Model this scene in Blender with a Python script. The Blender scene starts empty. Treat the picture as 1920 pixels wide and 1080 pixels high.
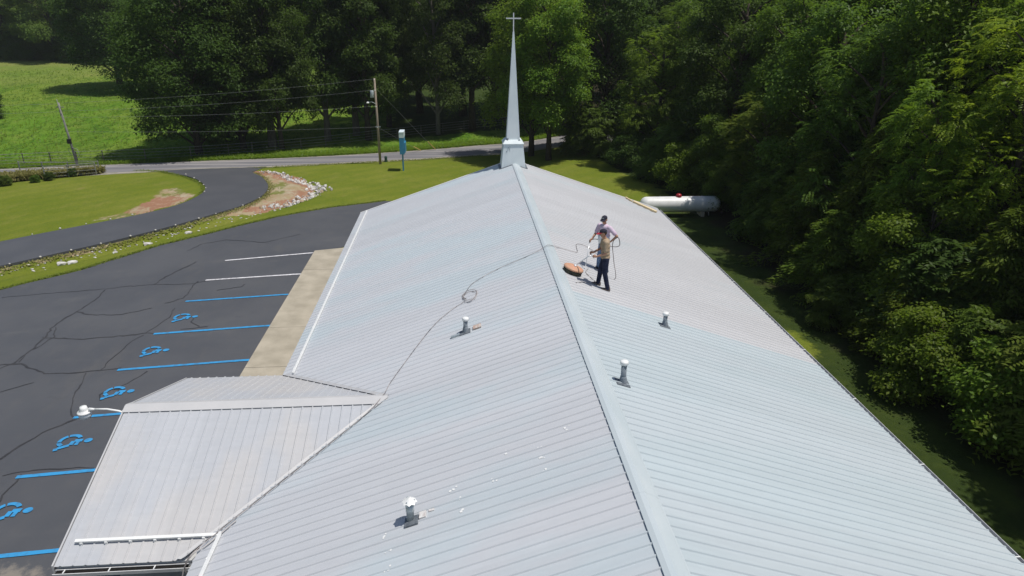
import bpy, bmesh, math, random
import numpy as np
from mathutils import Vector, Matrix

SC = bpy.context.scene
COL = SC.collection
R_ = math.radians

# ------------------------------------------------------------------ camera, sky, sun, exposure
CAM = Vector((-2.636, 0.0, 12.77))
pit, yaw, rol = R_(21.89), R_(4.46), R_(0.41)
fw = Vector((math.sin(yaw)*math.cos(pit), math.cos(yaw)*math.cos(pit), -math.sin(pit)))
rt = Vector((math.cos(yaw), -math.sin(yaw), 0.0))
up = rt.cross(fw)
rt, up = rt*math.cos(rol)+up*math.sin(rol), up*math.cos(rol)-rt*math.sin(rol)
cd = bpy.data.cameras.new('camera'); cam = bpy.data.objects.new('camera', cd); COL.objects.link(cam)
cd.lens = 24.0; cd.sensor_width = 36.0; cd.clip_start = 0.1; cd.clip_end = 3000
cam.matrix_world = Matrix(((rt.x, up.x, -fw.x, CAM.x), (rt.y, up.y, -fw.y, CAM.y), (rt.z, up.z, -fw.z, CAM.z), (0, 0, 0, 1)))
SC.camera = cam

SUN_EL, SUN_AZ = 70.0, 106.0            # azimuth from +Y towards +X
world = bpy.data.worlds.new('World'); SC.world = world; world.use_nodes = True
wn = world.node_tree.nodes; wl = world.node_tree.links
sky = wn.new('ShaderNodeTexSky'); sky.sky_type = 'NISHITA'; sky.sun_disc = False
sky.sun_elevation = R_(SUN_EL); sky.sun_rotation = R_(SUN_AZ)
sky.air_density = 1.0; sky.dust_density = 1.0; sky.ozone_density = 1.0
bg = [n for n in wn if n.type == 'BACKGROUND'][0]
bg.inputs['Strength'].default_value = 0.085
wl.new(sky.outputs[0], bg.inputs['Color'])
sd = bpy.data.lights.new('sun', 'SUN'); sd.energy = 3.95; sd.angle = R_(0.55); sd.color = (1.0, 0.955, 0.89)
sun = bpy.data.objects.new('sun', sd); COL.objects.link(sun)
sdir = Vector((math.cos(R_(SUN_EL))*math.sin(R_(SUN_AZ)), math.cos(R_(SUN_EL))*math.cos(R_(SUN_AZ)), math.sin(R_(SUN_EL))))
sun.rotation_euler = sdir.to_track_quat('Z', 'Y').to_euler()
sun.location = (30, 20, 60)
SC.view_settings.view_transform = 'Standard'
SC.view_settings.look = 'None'
SC.view_settings.exposure = 0.0
SC.view_settings.gamma = 1.0
SC.view_settings.use_curve_mapping = False
SC.render.engine = 'CYCLES'
SC.cycles.max_bounces = 6
SC.cycles.diffuse_bounces = 3
SC.cycles.glossy_bounces = 2
SC.cycles.transmission_bounces = 4
SC.cycles.transparent_max_bounces = 4

# ------------------------------------------------------------------ terrain
def ss(a, b, t):
    t = np.clip((np.asarray(t, float)-a)/(b-a), 0, 1)
    return t*t*(3-2*t)

def terr(x, y):
    x = np.asarray(x, float); y = np.asarray(y, float)
    a = 0.035*np.maximum(0., -x-11.3)
    a = np.where(a > 0.9, 0.9+0.4*(1-np.exp(-(np.maximum(a, .9)-.9)/.4)), a)
    b = 0.04*np.maximum(0., y-40.)*(1-ss(0, 14, x)*.7)
    b = np.where(b > 1.2, 1.2+0.3*(1-np.exp(-(np.maximum(b, 1.2)-1.2)/.3)), b)
    z = -np.cbrt(a**3+b**3)
    z = z+0.055*np.maximum(0., y-76.)*ss(76, 96, y)
    z = z+0.10*np.maximum(0., y-190.)*ss(190, 240, y)
    return z

def tz(x, y): return float(terr(x, y))

def pdist(x, y, pts):
    """distance to a polyline, arrays"""
    d = np.full(np.shape(x), 1e9)
    for (x0, y0), (x1, y1) in zip(pts[:-1], pts[1:]):
        dx, dy = x1-x0, y1-y0; L2 = dx*dx+dy*dy+1e-9
        t = np.clip(((x-x0)*dx+(y-y0)*dy)/L2, 0, 1)
        d = np.minimum(d, np.hypot(x-x0-t*dx, y-y0-t*dy))
    return d

def inpoly(x, y, poly):
    ins = np.zeros(np.shape(x), bool); n = len(poly)
    for i in range(n):
        x0, y0 = poly[i]; x1, y1 = poly[(i+1) % n]
        c = ((y0 > y) != (y1 > y)) & (x < (x1-x0)*(y-y0)/((y1-y0)+1e-12)+x0)
        ins ^= c
    return ins

def sdf(x, y, poly):
    d = pdist(x, y, list(poly)+[poly[0]])
    return np.where(inpoly(x, y, poly), -d, d)

# ------------------------------------------------------------------ materials
def rgb(c): return (c[0], c[1], c[2], 1.0)

def mat(name, c1, c2=None, scale=3.0, rough=0.7, spec=0.3, bump=0.0, bscale=None, stretch=(1, 1, 1), metal=0.0, lo=.35, hi=.65, coord='OBJ', detail=6):
    m = bpy.data.materials.new(name); m.use_nodes = True
    N, L = m.node_tree.nodes, m.node_tree.links
    p = N['Principled BSDF']
    p.inputs['Base Color'].default_value = rgb(c1); p.inputs['Roughness'].default_value = rough
    p.inputs['Specular IOR Level'].default_value = spec; p.inputs['Metallic'].default_value = metal
    if c2 is not None or bump:
        if coord == 'OBJ':
            tc = N.new('ShaderNodeTexCoord'); src = tc.outputs['Object']
        else:
            g = N.new('ShaderNodeNewGeometry'); src = g.outputs['Position']
        mp = N.new('ShaderNodeMapping'); mp.inputs['Scale'].default_value = stretch
        L.new(src, mp.inputs['Vector'])
    if c2 is not None:
        t = N.new('ShaderNodeTexNoise'); t.inputs['Scale'].default_value = scale; t.inputs['Detail'].default_value = detail
        L.new(mp.outputs[0], t.inputs['Vector'])
        r = N.new('ShaderNodeMapRange'); r.inputs['From Min'].default_value = lo; r.inputs['From Max'].default_value = hi
        L.new(t.outputs['Fac'], r.inputs['Value'])
        x = N.new('ShaderNodeMix'); x.data_type = 'RGBA'
        x.inputs[6].default_value = rgb(c1); x.inputs[7].default_value = rgb(c2)
        L.new(r.outputs[0], x.inputs[0]); L.new(x.outputs[2], p.inputs['Base Color'])
        m['mixout'] = x.name
    if bump:
        t2 = N.new('ShaderNodeTexNoise'); t2.inputs['Scale'].default_value = bscale or scale*4; t2.inputs['Detail'].default_value = 5
        L.new(mp.outputs[0], t2.inputs['Vector'])
        b = N.new('ShaderNodeBump'); b.inputs['Strength'].default_value = bump; b.inputs['Distance'].default_value = 0.02
        L.new(t2.outputs['Fac'], b.inputs['Height']); L.new(b.outputs[0], p.inputs['Normal'])
    return m

class G:
    """tiny node helper"""
    def __init__(s, name):
        s.m = bpy.data.materials.new(name); s.m.use_nodes = True
        s.N, s.L = s.m.node_tree.nodes, s.m.node_tree.links
        s.p = s.N['Principled BSDF']
        s.pos = s.N.new('ShaderNodeNewGeometry').outputs['Position']
    def map(s, sc, rot=0.0, src=None):
        n = s.N.new('ShaderNodeMapping'); n.inputs['Scale'].default_value = sc; n.inputs['Rotation'].default_value = (0, 0, rot)
        s.L.new(src or s.pos, n.inputs['Vector']); return n.outputs[0]
    def noise(s, scale, vec=None, detail=5, rough=.55, dist=0.0):
        n = s.N.new('ShaderNodeTexNoise'); n.inputs['Scale'].default_value = scale; n.inputs['Detail'].default_value = detail
        n.inputs['Roughness'].default_value = rough; n.inputs['Distortion'].default_value = dist
        s.L.new(vec or s.pos, n.inputs['Vector']); return n.outputs['Fac']
    def rng(s, v, a, b, c=0., d=1., sm=True):
        n = s.N.new('ShaderNodeMapRange'); n.interpolation_type = 'SMOOTHSTEP' if sm else 'LINEAR'
        for k, q in zip(('From Min', 'From Max', 'To Min', 'To Max'), (a, b, c, d)): n.inputs[k].default_value = q
        s.L.new(v, n.inputs['Value']); return n.outputs[0]
    def mix(s, f, a, b):
        n = s.N.new('ShaderNodeMix'); n.data_type = 'RGBA'
        for i, q in ((6, a), (7, b)):
            if isinstance(q, tuple): n.inputs[i].default_value = rgb(q)
            else: s.L.new(q, n.inputs[i])
        if isinstance(f, float): n.inputs[0].default_value = f
        else: s.L.new(f, n.inputs[0])
        return n.outputs[2]
    def math(s, op, a, b=None):
        n = s.N.new('ShaderNodeMath'); n.operation = op
        for i, q in enumerate((a, b)):
            if q is None: continue
            if isinstance(q, (int, float)): n.inputs[i].default_value = q
            else: s.L.new(q, n.inputs[i])
        return n.outputs[0]
    def attr(s, name):
        n = s.N.new('ShaderNodeAttribute'); n.attribute_name = name; return n
    def sep(s, v):
        n = s.N.new('ShaderNodeSeparateXYZ'); s.L.new(v, n.inputs[0]); return n.outputs
    def bump(s, h, st=.5, dist=.05):
        n = s.N.new('ShaderNodeBump'); n.inputs['Strength'].default_value = st; n.inputs['Distance'].default_value = dist
        s.L.new(h, n.inputs['Height']); s.L.new(n.outputs[0], s.p.inputs['Normal'])
    def done(s, col, rough=.8, spec=.2):
        if isinstance(col, tuple): s.p.inputs['Base Color'].default_value = rgb(col)
        else: s.L.new(col, s.p.inputs['Base Color'])
        if isinstance(rough, float): s.p.inputs['Roughness'].default_value = rough
        else: s.L.new(rough, s.p.inputs['Roughness'])
        s.p.inputs['Specular IOR Level'].default_value = spec
        return s.m

def roof_material(name, pink, blue, thr, lightc, along=(.16, .5, .16)):
    g = G(name)
    n1 = g.noise(1.0, g.map(along), 4)
    f = g.rng(n1, thr-.09, thr+.09)
    col = g.mix(f, pink, blue)
    oi = g.N.new('ShaderNodeObjectInfo').outputs['Random']
    n2 = g.noise(1.3, g.map((1, 2.2, 1)), 6, .65)
    col = g.mix(g.rng(n2, .45, .8, 0, .28), col, lightc)
    n3 = g.noise(3.1, g.map((.5, 3, .5)), 5, .7)
    hs = g.N.new('ShaderNodeHueSaturation')
    v = g.math('ADD', g.rng(oi, 0, 1, .965, 1.03, False), g.rng(n3, .3, .7, -.035, .035, False))
    g.L.new(v, hs.inputs['Value']); g.L.new(col, hs.inputs['Color'])
    g.done(hs.outputs[0], .5, .25)
    nb = g.noise(2.0, g.map((.6, 4, .6)), 3)
    g.bump(nb, .08, .02)
    return g.m

M = {}
M['roof_left'] = roof_material('roof_left_paint', (.51, .525, .55), (.48, .535, .565), .54, (.55, .56, .575))
M['roof_right'] = roof_material('roof_right_paint', (.485, .488, .50), (.455, .485, .50), .6, (.53, .53, .54))
M['roof_clean'] = roof_material('roof_clean_paint', (.445, .495, .52), (.43, .49, .515), .5, (.47, .515, .535))
M['portico'] = roof_material('portico_paint', (.475, .47, .47), (.44, .455, .48), .52, (.52, .515, .51), (.55, .25, .4))
M['cap'] = mat('ridge_cap_paint', (.45, .51, .535), (.50, .55, .57), 1.2, .45, .3, coord='W', stretch=(2, .6, 2))
M['cap_light'] = mat('portico_cap_paint', (.52, .515, .515), (.48, .48, .485), 1.5, .5, .3, coord='W')
M['white'] = mat('white_metal_paint', (.74, .74, .73), (.66, .66, .66), 2.5, .45, .35)
M['siding'] = mat('white_siding', (.68, .67, .64), (.60, .59, .56), 1.2, .6, .3)
M['soffit'] = mat('soffit', (.5, .5, .49), None, rough=.7)
M['steeple'] = mat('steeple_fibreglass', (.80, .86, .87), (.70, .77, .79), 1.6, .4, .4, stretch=(1, 1, .5))
M['concrete'] = mat('sidewalk_concrete', (.43, .385, .305), (.33, .295, .23), 1.3, .85, .2, .5, 18, coord='W', detail=9)
M['pvc'] = mat('grey_pipe', (.20, .235, .265), (.27, .30, .33), 8, .5, .3)
M['white_cap'] = mat('white_plastic', (.82, .82, .80), (.74, .75, .74), 8, .4, .4)
M['galv'] = mat('galvanised', (.52, .57, .58), (.40, .45, .47), 10, .35, .5, metal=.35)
M['flash'] = mat('dark_flashing', (.10, .115, .135), (.17, .19, .21), 14, .5, .4)
M['sealant'] = mat('white_sealant', (.75, .74, .72), (.5, .45, .43), 14, .6, .3)
M['rust'] = mat('rusty_patch', (.42, .28, .22), (.60, .55, .50), 12, .6, .3)
M['wood_pole'] = mat('weathered_pole', (.36, .30, .235), (.26, .215, .165), 4, .9, .1, .4, 30, stretch=(6, 6, .4))
M['grey_pole'] = mat('grey_pole', (.30, .30, .27), (.22, .22, .19), 4, .9, .1, .4, 30, stretch=(6, 6, .4))
M['lumber'] = mat('new_lumber', (.74, .62, .40), (.64, .49, .28), 5, .7, .2, stretch=(1, 8, 8))
M['wire'] = mat('wire', (.22, .23, .23), None, rough=.5)
M['black'] = mat('black_rubber', (.02, .02, .022), None, rough=.6)
M['transformer'] = mat('transformer_grey', (.42, .47, .48), (.35, .40, .41), 5, .4, .4)
M['yellow'] = mat('yellow_guard', (.62, .46, .12), None, rough=.5)
M['sign_blue'] = mat('sign_blue', (.045, .23, .42), (.06, .27, .47), 3, .4, .4)
M['sign_white'] = mat('sign_white', (.70, .80, .84), None, rough=.4)
M['pedestal'] = mat('pedestal_green', (.035, .08, .06), None, rough=.5)
M['steel'] = mat('galvanised_fence', (.30, .31, .29), (.20, .20, .18), 6, .6, .4)
M['fence_post'] = mat('fence_post', (.17, .15, .12), (.11, .10, .08), 8, .9, .1)
M['tank'] = mat('tank_white', (.80, .80, .79), (.70, .70, .68), 2.0, .4, .4)
M['red'] = mat('red_dome', (.36, .02, .03), (.28, .015, .025), 5, .35, .5)
M['orange'] = mat('orange_deck', (.60, .31, .20), (.50, .31, .20), 6, .55, .3)
M['gutter_dark'] = mat('gutter_inside', (.012, .012, .012), (.022, .02, .018), 20, .95, .05)  # near-black strip laid along the inside of the gutters
M['brush'] = mat('brush_skirt', (.035, .04, .04), (.09, .09, .06), 14, .8, .1)
M['wand'] = mat('aluminium_wand', (.75, .77, .78), None, rough=.3, metal=.3)
M['hose'] = mat('pressure_hose', (.42, .37, .35), (.10, .09, .09), 2.2, .5, .3, coord='W')
M['hose_pale'] = mat('pale_hose', (.47, .45, .44), (.30, .28, .27), 2.2, .5, .3, coord='W')
M['glass'] = mat('lamp_glass', (.78, .82, .84), None, rough=.15, spec=.6)
M['stripe_blue'] = mat('blue_paint', (.04, .29, .58), (.055, .19, .36), 5, .65, .3, coord='W', detail=10, lo=.46, hi=.70)
M['stripe_white'] = mat('white_road_paint', (.76, .75, .77), (.42, .41, .43), 6, .6, .3, coord='W', detail=9)
M['crack'] = mat('crack_sealant', (.032, .032, .036), (.055, .054, .057), 3, .6, .3, coord='W')
M['rock'] = mat('limestone', (.68, .66, .63), (.48, .45, .41), 4, .9, .1, .4, 14, coord='W')
M['marker'] = mat('marker_white', (.62, .60, .55), (.5, .47, .42), 5, .7, .2)
M['bark'] = mat('bark', (.085, .07, .055), (.05, .042, .034), 5, .95, .05, .5, 16, stretch=(3, 3, .5))
M['bark_pale'] = mat('pale_bark', (.20, .18, .155), (.13, .115, .10), 5, .95, .05, .5, 16, stretch=(3, 3, .5))

# asphalt of the lot: grey sealed surface with faint wear
g = G('lot_asphalt')
c = g.mix(g.rng(g.noise(.22, None, 4), .35, .7), (.078, .082, .092), (.097, .100, .108))
c = g.mix(g.rng(g.noise(1.7, g.map((1, .5, 1), .3), 7, .65), .45, .8, 0, .45), c, (.112, .110, .109))
c = g.mix(g.rng(g.noise(.5, g.map((1, .35, 1)), 6, .6), .60, .75, 0, .4), c, (.122, .116, .108))
c = g.mix(g.rng(g.noise(90, None, 2), .3, .7, 0, .25), c, (.045, .046, .05))
vd = g.N.new('ShaderNodeVectorMath'); vd.operation = 'DISTANCE'; g.L.new(g.map((1, 1.6, 0)), vd.inputs[0]); vd.inputs[1].default_value = (-14.0, 13.55*1.6, 0)
sf = g.math('ADD', vd.outputs['Value'], g.rng(g.noise(2.2, None, 7, .7), .2, .8, -.9, .9, False))
c = g.mix(g.rng(sf, .35, 1.1, .75, 0.), c, (.27, .24, .20))
c = g.mix(g.rng(g.noise(.75, g.map((.8, 1.2, 1)), 7, .7), .60, .72, 0, .38), c, (.052, .053, .058))
c = g.mix(g.rng(g.noise(.35, g.map((.5, 1.4, 1), .1), 6, .65), .58, .75, 0, .35), c, (.135, .133, .132))
g.bump(g.noise(120, None, 2), .25, .01); M['asphalt'] = g.done(c, .62, .32)
g = G('drive_asphalt')
c = g.mix(g.rng(g.noise(.4, None, 5), .35, .7), (.078, .082, .092), (.092, .095, .104))
c = g.mix(g.rng(g.noise(90, None, 2), .3, .7, 0, .25), c, (.04, .041, .046))
g.bump(g.noise(120, None, 2), .25, .01); M['drive'] = g.done(c, .6, .32)
# county road: pale and dark streaks along its length
g = G('road_asphalt')
st = g.noise(1.0, g.map((.05, .9, .05), -.12), 5, .6)
c = g.mix(g.rng(st, .38, .62), (.15, .15, .165), (.29, .275, .27))
c = g.mix(g.rng(g.noise(.3, None, 6), .45, .65, 0, .5), c, (.20, .19, .19))
M['road'] = g.done(c, .8, .2)
g = G('road_shoulder')
c = g.mix(g.rng(g.noise(.8, None, 7, .7), .35, .65), (.36, .33, .29), (.22, .21, .15))
M['shoulder'] = g.done(c, .9, .1)

# ground: mown lawn, pasture, clay, woodland floor and painted tree shade, straw
g = G('ground_cover')
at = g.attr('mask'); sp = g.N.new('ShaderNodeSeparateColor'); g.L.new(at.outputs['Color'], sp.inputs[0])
clay_m, wood_shade_m, field_m = sp.outputs[0], sp.outputs[1], sp.outputs[2]
edge = g.noise(1.1, None, 8, .7)
lawn = g.mix(g.rng(g.noise(.16, None, 6, .6), .35, .68), (.150, .185, .022), (.195, .215, .034))
lawn = g.mix(g.rng(g.noise(.6, g.map((1, .55, 1), .5), 7, .65), .48, .78, 0, .7), lawn, (.25, .235, .065))
mow = g.N.new('ShaderNodeTexWave'); mow.inputs['Scale'].default_value = .16; mow.inputs['Distortion'].default_value = 2.5; mow.inputs['Detail'].default_value = 2; g.L.new(g.map((1, 1, 1), .75), mow.inputs['Vector'])
lawn = g.mix(g.rng(mow.outputs['Fac'], .2, .8, 0, .28), lawn, (.115, .165, .02))
lawn = g.mix(g.rng(g.noise(1.5, g.map((1, .6, 1), .2), 8, .8), .50, .66, 0, .5), lawn, (.11, .15, .022))
lawn = g.mix(g.rng(g.noise(.33, g.map((1, .6, 1), .9), 8, .75), .60, .74, 0, .55), lawn, (.27, .225, .085))
lawn = g.mix(g.rng(g.noise(7, None, 6, .7), .40, .70, 0, .45), lawn, (.085, .125, .012))
past = g.mix(g.rng(g.noise(.06, g.map((1, .5, 1)), 7, .68), .36, .64), (.095, .205, .018), (.160, .225, .034))
past = g.mix(g.rng(g.noise(.16, g.map((1, .42, 1), .15), 9, .78), .50, .66, 0, .8), past, (.072, .150, .014))
past = g.mix(g.rng(g.noise(.11, g.map((1, .35, 1), -.2), 9, .75), .54, .70, 0, .85), past, (.215, .235, .06))
past = g.mix(g.rng(g.noise(.8, g.map((1, .5, 1), .4), 8, .8), .50, .57, 0, .75), past, (.05, .115, .012))
past = g.mix(g.rng(g.noise(1.9, g.map((1, .5, 1), .1), 6, .8), .55, .62, 0, .5), past, (.21, .25, .06))
far_dry = g.rng(g.math('ADD', g.sep(g.pos)[1], g.rng(g.noise(.05, None, 6), 0, 1, -40, 40, False)), 118, 158, 0, .7)
past = g.mix(far_dry, past, (.22, .235, .07))
col = g.mix(field_m, lawn, past)
shade_litter = g.mix(g.rng(g.noise(.9, None, 8, .7), .4, .65), (.035, .055, .014), (.05, .072, .016))  # dark green paints the tree shade onto the lawn beside the church
shade_litter = g.mix(g.rng(g.math('ADD', g.sep(g.pos)[0], g.rng(g.noise(.4, None, 6), 0, 1, -4, 4, False)), 12.5, 15.5), shade_litter, (.04, .034, .02))
wm = g.rng(g.math('ADD', wood_shade_m, g.rng(edge, 0, 1, -.5, .5, False)), .42, .62)
col = g.mix(wm, col, shade_litter)
rust = at.outputs['Alpha']
n_a = g.noise(.55, g.map((1, .7, 1), .6), 8, .72); n_b = g.noise(.9, g.map((1, .6, 1), 1.0), 8, .75); n_c = g.noise(1.7, None, 6, .7)
cl = g.mix(g.rng(n_a, .38, .60), (.42, .36, .25), (.34, .27, .15))
cl = g.mix(g.rng(g.math('ADD', n_b, g.math('MULTIPLY', rust, .30)), .60, .72), cl, (.32, .175, .11))
cl = g.mix(g.rng(n_c, .52, .62, 0, .8), cl, (.40, .25, .17))
cl = g.mix(g.rng(g.math('SUBTRACT', g.noise(.75, g.map((1, .5, 1), .3), 8, .7), g.math('MULTIPLY', rust, .22)), .44, .54, 0, .9), cl, (.165, .185, .045))
cm = g.rng(g.math('ADD', clay_m, g.rng(edge, 0, 1, -.55, .55, False)), .44, .56)
col = g.mix(cm, col, cl)
g.bump(g.noise(9, None, 6, .75), .7, .12)
M['ground'] = g.done(col, .95, .05)

def leaf_mat(name, a, b, trans, spec=.35, rough=.45, tw=.32):
    g = G(name)
    t = g.attr('tint').outputs['Fac']
    oi = g.N.new('ShaderNodeObjectInfo').outputs['Random']
    c = g.mix(t, a, b)
    hs = g.N.new('ShaderNodeHueSaturation'); g.L.new(c, hs.inputs['Color'])
    g.L.new(g.rng(oi, 0, 1, .485, .515, False), hs.inputs['Hue'])
    g.L.new(g.rng(oi, 0, 1, .85, 1.15, False), hs.inputs['Value'])
    g.done(hs.outputs[0], rough, spec)
    tr = g.N.new('ShaderNodeBsdfTranslucent'); tm = g.mix(.55, hs.outputs[0], trans); g.L.new(tm, tr.inputs['Color'])
    ms = g.N.new('ShaderNodeMixShader'); ms.inputs[0].default_value = tw
    out = [n for n in g.N if n.type == 'OUTPUT_MATERIAL'][0]
    g.L.new(g.p.outputs[0], ms.inputs[1]); g.L.new(tr.outputs[0], ms.inputs[2]); g.L.new(ms.outputs[0], out.inputs[0])
    return g.m
M['leaf_dark'] = leaf_mat('leaf_dark', (.040, .072, .012), (.074, .116, .022), (.16, .29, .03), .12, .5, .38)
M['leaf_mid'] = leaf_mat('leaf_mid', (.064, .114, .013), (.122, .176, .026), (.23, .38, .03), .16, .48, .42)
M['leaf_bright'] = leaf_mat('leaf_bright', (.088, .160, .014), (.165, .232, .028), (.32, .50, .03), .18, .48, .45)
M['leaf_lime'] = leaf_mat('leaf_lime', (.14, .225, .016), (.26, .31, .026), (.44, .58, .03), .2, .48, .45)
M['leaf_olive'] = leaf_mat('leaf_olive', (.080, .128, .015), (.145, .182, .028), (.23, .32, .03), .10, .6, .36)
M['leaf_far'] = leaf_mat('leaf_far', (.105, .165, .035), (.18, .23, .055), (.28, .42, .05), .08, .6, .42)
M['weed'] = leaf_mat('weed_blades', (.17, .18, .05), (.34, .30, .13), (.3, .3, .08), .1, .7, .3)

# ------------------------------------------------------------------ mesh helpers
def link(o, parent=None):
    COL.objects.link(o)
    if parent is not None: o.parent = parent
    return o

def me_from(name, V, F, m=None, smooth=False):
    me = bpy.data.meshes.new(name); me.from_pydata([tuple(v) for v in V], [], [tuple(f) for f in F]); me.update()
    if m is not None: me.materials.append(m)
    if smooth: me.polygons.foreach_set('use_smooth', [True]*len(me.polygons))
    return me

def obj(name, me, parent=None, loc=None, rot=None):
    o = bpy.data.objects.new(name, me)
    if loc is not None: o.location = loc
    if rot is not None: o.rotation_euler = rot
    return link(o, parent)

def empty(name, loc=(0, 0, 0), rz=0.0):
    o = bpy.data.objects.new(name, None); o.location = loc; o.rotation_euler = (0, 0, rz); o.empty_display_size = .3
    return link(o)

def tag(o, label=None, cat=None, group=None, kind=None):
    if label: o['label'] = label
    if cat: o['category'] = cat
    if group: o['group'] = group
    if kind: o['kind'] = kind
    return o

class MB:
    """collects shapes, builds one mesh object"""
    def __init__(s): s.V = []; s.F = []
    def add(s, V, F):
        k = len(s.V); s.V += [tuple(v) for v in V]; s.F += [tuple(i+k for i in f) for f in F]; return s
    def box(s, c, d, rot=None):
        x, y, z = d[0]/2, d[1]/2, d[2]/2
        P = [Vector(q) for q in ((-x, -y, -z), (x, -y, -z), (x, y, -z), (-x, y, -z), (-x, -y, z), (x, -y, z), (x, y, z), (-x, y, z))]
        if rot is not None: P = [rot @ p for p in P]
        return s.add([p+Vector(c) for p in P], [(3, 2, 1, 0), (4, 5, 6, 7), (0, 1, 5, 4), (1, 2, 6, 5), (2, 3, 7, 6), (3, 0, 4, 7)])
    def tube(s, pts, r, n=8, caps=True):
        pts = [Vector(p) for p in pts]; rs = r if isinstance(r, (list, tuple)) else [r]*len(pts)
        V, F = [], []; prev = None
        for i, p in enumerate(pts):
            d = (pts[min(i+1, len(pts)-1)]-pts[max(i-1, 0)]).normalized()
            if prev is None:
                a = d.orthogonal().normalized()
            else:
                a = prev-d*prev.dot(d); a = a.normalized() if a.length > 1e-6 else d.orthogonal().normalized()
            prev = a; b = d.cross(a)
            for k in range(n):
                t = 2*math.pi*k/n; V.append(p+(a*math.cos(t)+b*math.sin(t))*rs[i])
        for i in range(len(pts)-1):
            for k in range(n):
                j = (k+1) % n; F.append((i*n+k, i*n+j, (i+1)*n+j, (i+1)*n+k))
        if caps:
            F.append(tuple(range(n-1, -1, -1))); m = (len(pts)-1)*n; F.append(tuple(m+k for k in range(n)))
        return s.add(V, F)
    def lathe(s, prof, n=16, c=(0, 0, 0)):
        V, F = [], []
        for (r, z) in prof:
            for k in range(n):
                t = 2*math.pi*k/n; V.append((c[0]+r*math.cos(t), c[1]+r*math.sin(t), c[2]+z))
        for i in range(len(prof)-1):
            for k in range(n):
                j = (k+1) % n; F.append((i*n+k, i*n+j, (i+1)*n+j, (i+1)*n+k))
        F.append(tuple(range(n-1, -1, -1))); m = (len(prof)-1)*n; F.append(tuple(m+k for k in range(n)))
        return s.add(V, F)
    def build(s, name, m, parent=None, smooth=False, loc=None, rot=None):
        return obj(name, me_from(name, s.V, s.F, m, smooth), parent, loc, rot)

def clip_poly(P, a, b, c):
    """part of polygon P with a*x+b*y <= c"""
    out = []
    for i in range(len(P)):
        p, q = P[i], P[(i+1) % len(P)]
        dp, dq = a*p[0]+b*p[1]-c, a*q[0]+b*q[1]-c
        if dp <= 0: out.append(p)
        if (dp < 0 < dq) or (dq < 0 < dp):
            t = dp/(dp-dq); out.append((p[0]+t*(q[0]-p[0]), p[1]+t*(q[1]-p[1])))
    return out

def sheet(name, poly, off, m, step=1.5, skirt=.25, parent=None, extra_x=(), zf=None):
    """flat ground cover following the terrain"""
    bm = bmesh.new()
    f = bm.faces.new([bm.verts.new((x, y, 0)) for x, y in poly])
    bmesh.ops.triangulate(bm, faces=[f])
    xs = [p[0] for p in poly]; ys = [p[1] for p in poly]
    for ax, lo, hi in ((0, min(xs), max(xs)), (1, min(ys), max(ys))):
        cuts = list(np.arange(math.ceil(lo/step)*step, hi, step)) + (list(extra_x) if ax == 0 else [])
        for q in cuts:
            co = [0, 0, 0]; co[ax] = q; no = [0, 0, 0]; no[ax] = 1
            bmesh.ops.bisect_plane(bm, geom=bm.verts[:]+bm.edges[:]+bm.faces[:], plane_co=co, plane_no=no, dist=1e-4)
    for v in bm.verts: v.co.z = (zf or tz)(v.co.x, v.co.y)+off
    if skirt:
        r = bmesh.ops.extrude_edge_only(bm, edges=[e for e in bm.edges if e.is_boundary])
        for v in r['geom']:
            if isinstance(v, bmesh.types.BMVert): v.co.z -= skirt
    bmesh.ops.recalc_face_normals(bm, faces=bm.faces[:])
    me = bpy.data.meshes.new(name); bm.to_mesh(me); bm.free(); me.materials.append(m)
    # make tops face up
    return obj(name, me, parent)

def resample(pts, step):
    pts = [np.array(p, float) for p in pts]; out = [pts[0]]
    for a, b in zip(pts[:-1], pts[1:]):
        n = max(1, int(np.linalg.norm(b-a)/step))
        for k in range(1, n+1): out.append(a+(b-a)*k/n)
    return out

def smooth_line(pts, n=8):
    P = [np.array(p, float) for p in pts]; P = [2*P[0]-P[1]]+P+[2*P[-1]-P[-2]]; out = []
    for i in range(1, len(P)-2):
        p0, p1, p2, p3 = P[i-1:i+3]
        for k in range(n):
            t = k/n; out.append(.5*((2*p1)+(-p0+p2)*t+(2*p0-5*p1+4*p2-p3)*t*t+(-p0+3*p1-3*p2+p3)*t**3))
    out.append(P[-2]); return out

def ribbon(mb, pts, w, off, zf=tz, jit=0.0, rng=None, dz=0.0):
    pts = [np.array(p[:2], float) for p in pts]; V, F = [], []
    for i, p in enumerate(pts):
        d = pts[min(i+1, len(pts)-1)]-pts[max(i-1, 0)]; d /= (np.linalg.norm(d)+1e-9); nn = np.array([-d[1], d[0]])
        ww = w*(1+(rng.uniform(-jit, jit) if jit else 0)) if np.isscalar(w) else w[i]
        for s in (1, -1):
            q = p+nn*s*ww/2; V.append((q[0], q[1], zf(q[0], q[1])+off+dz))
    for i in range(len(pts)-1): F.append((2*i+1, 2*i+3, 2*i+2, 2*i))
    mb.add(V, F)

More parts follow.
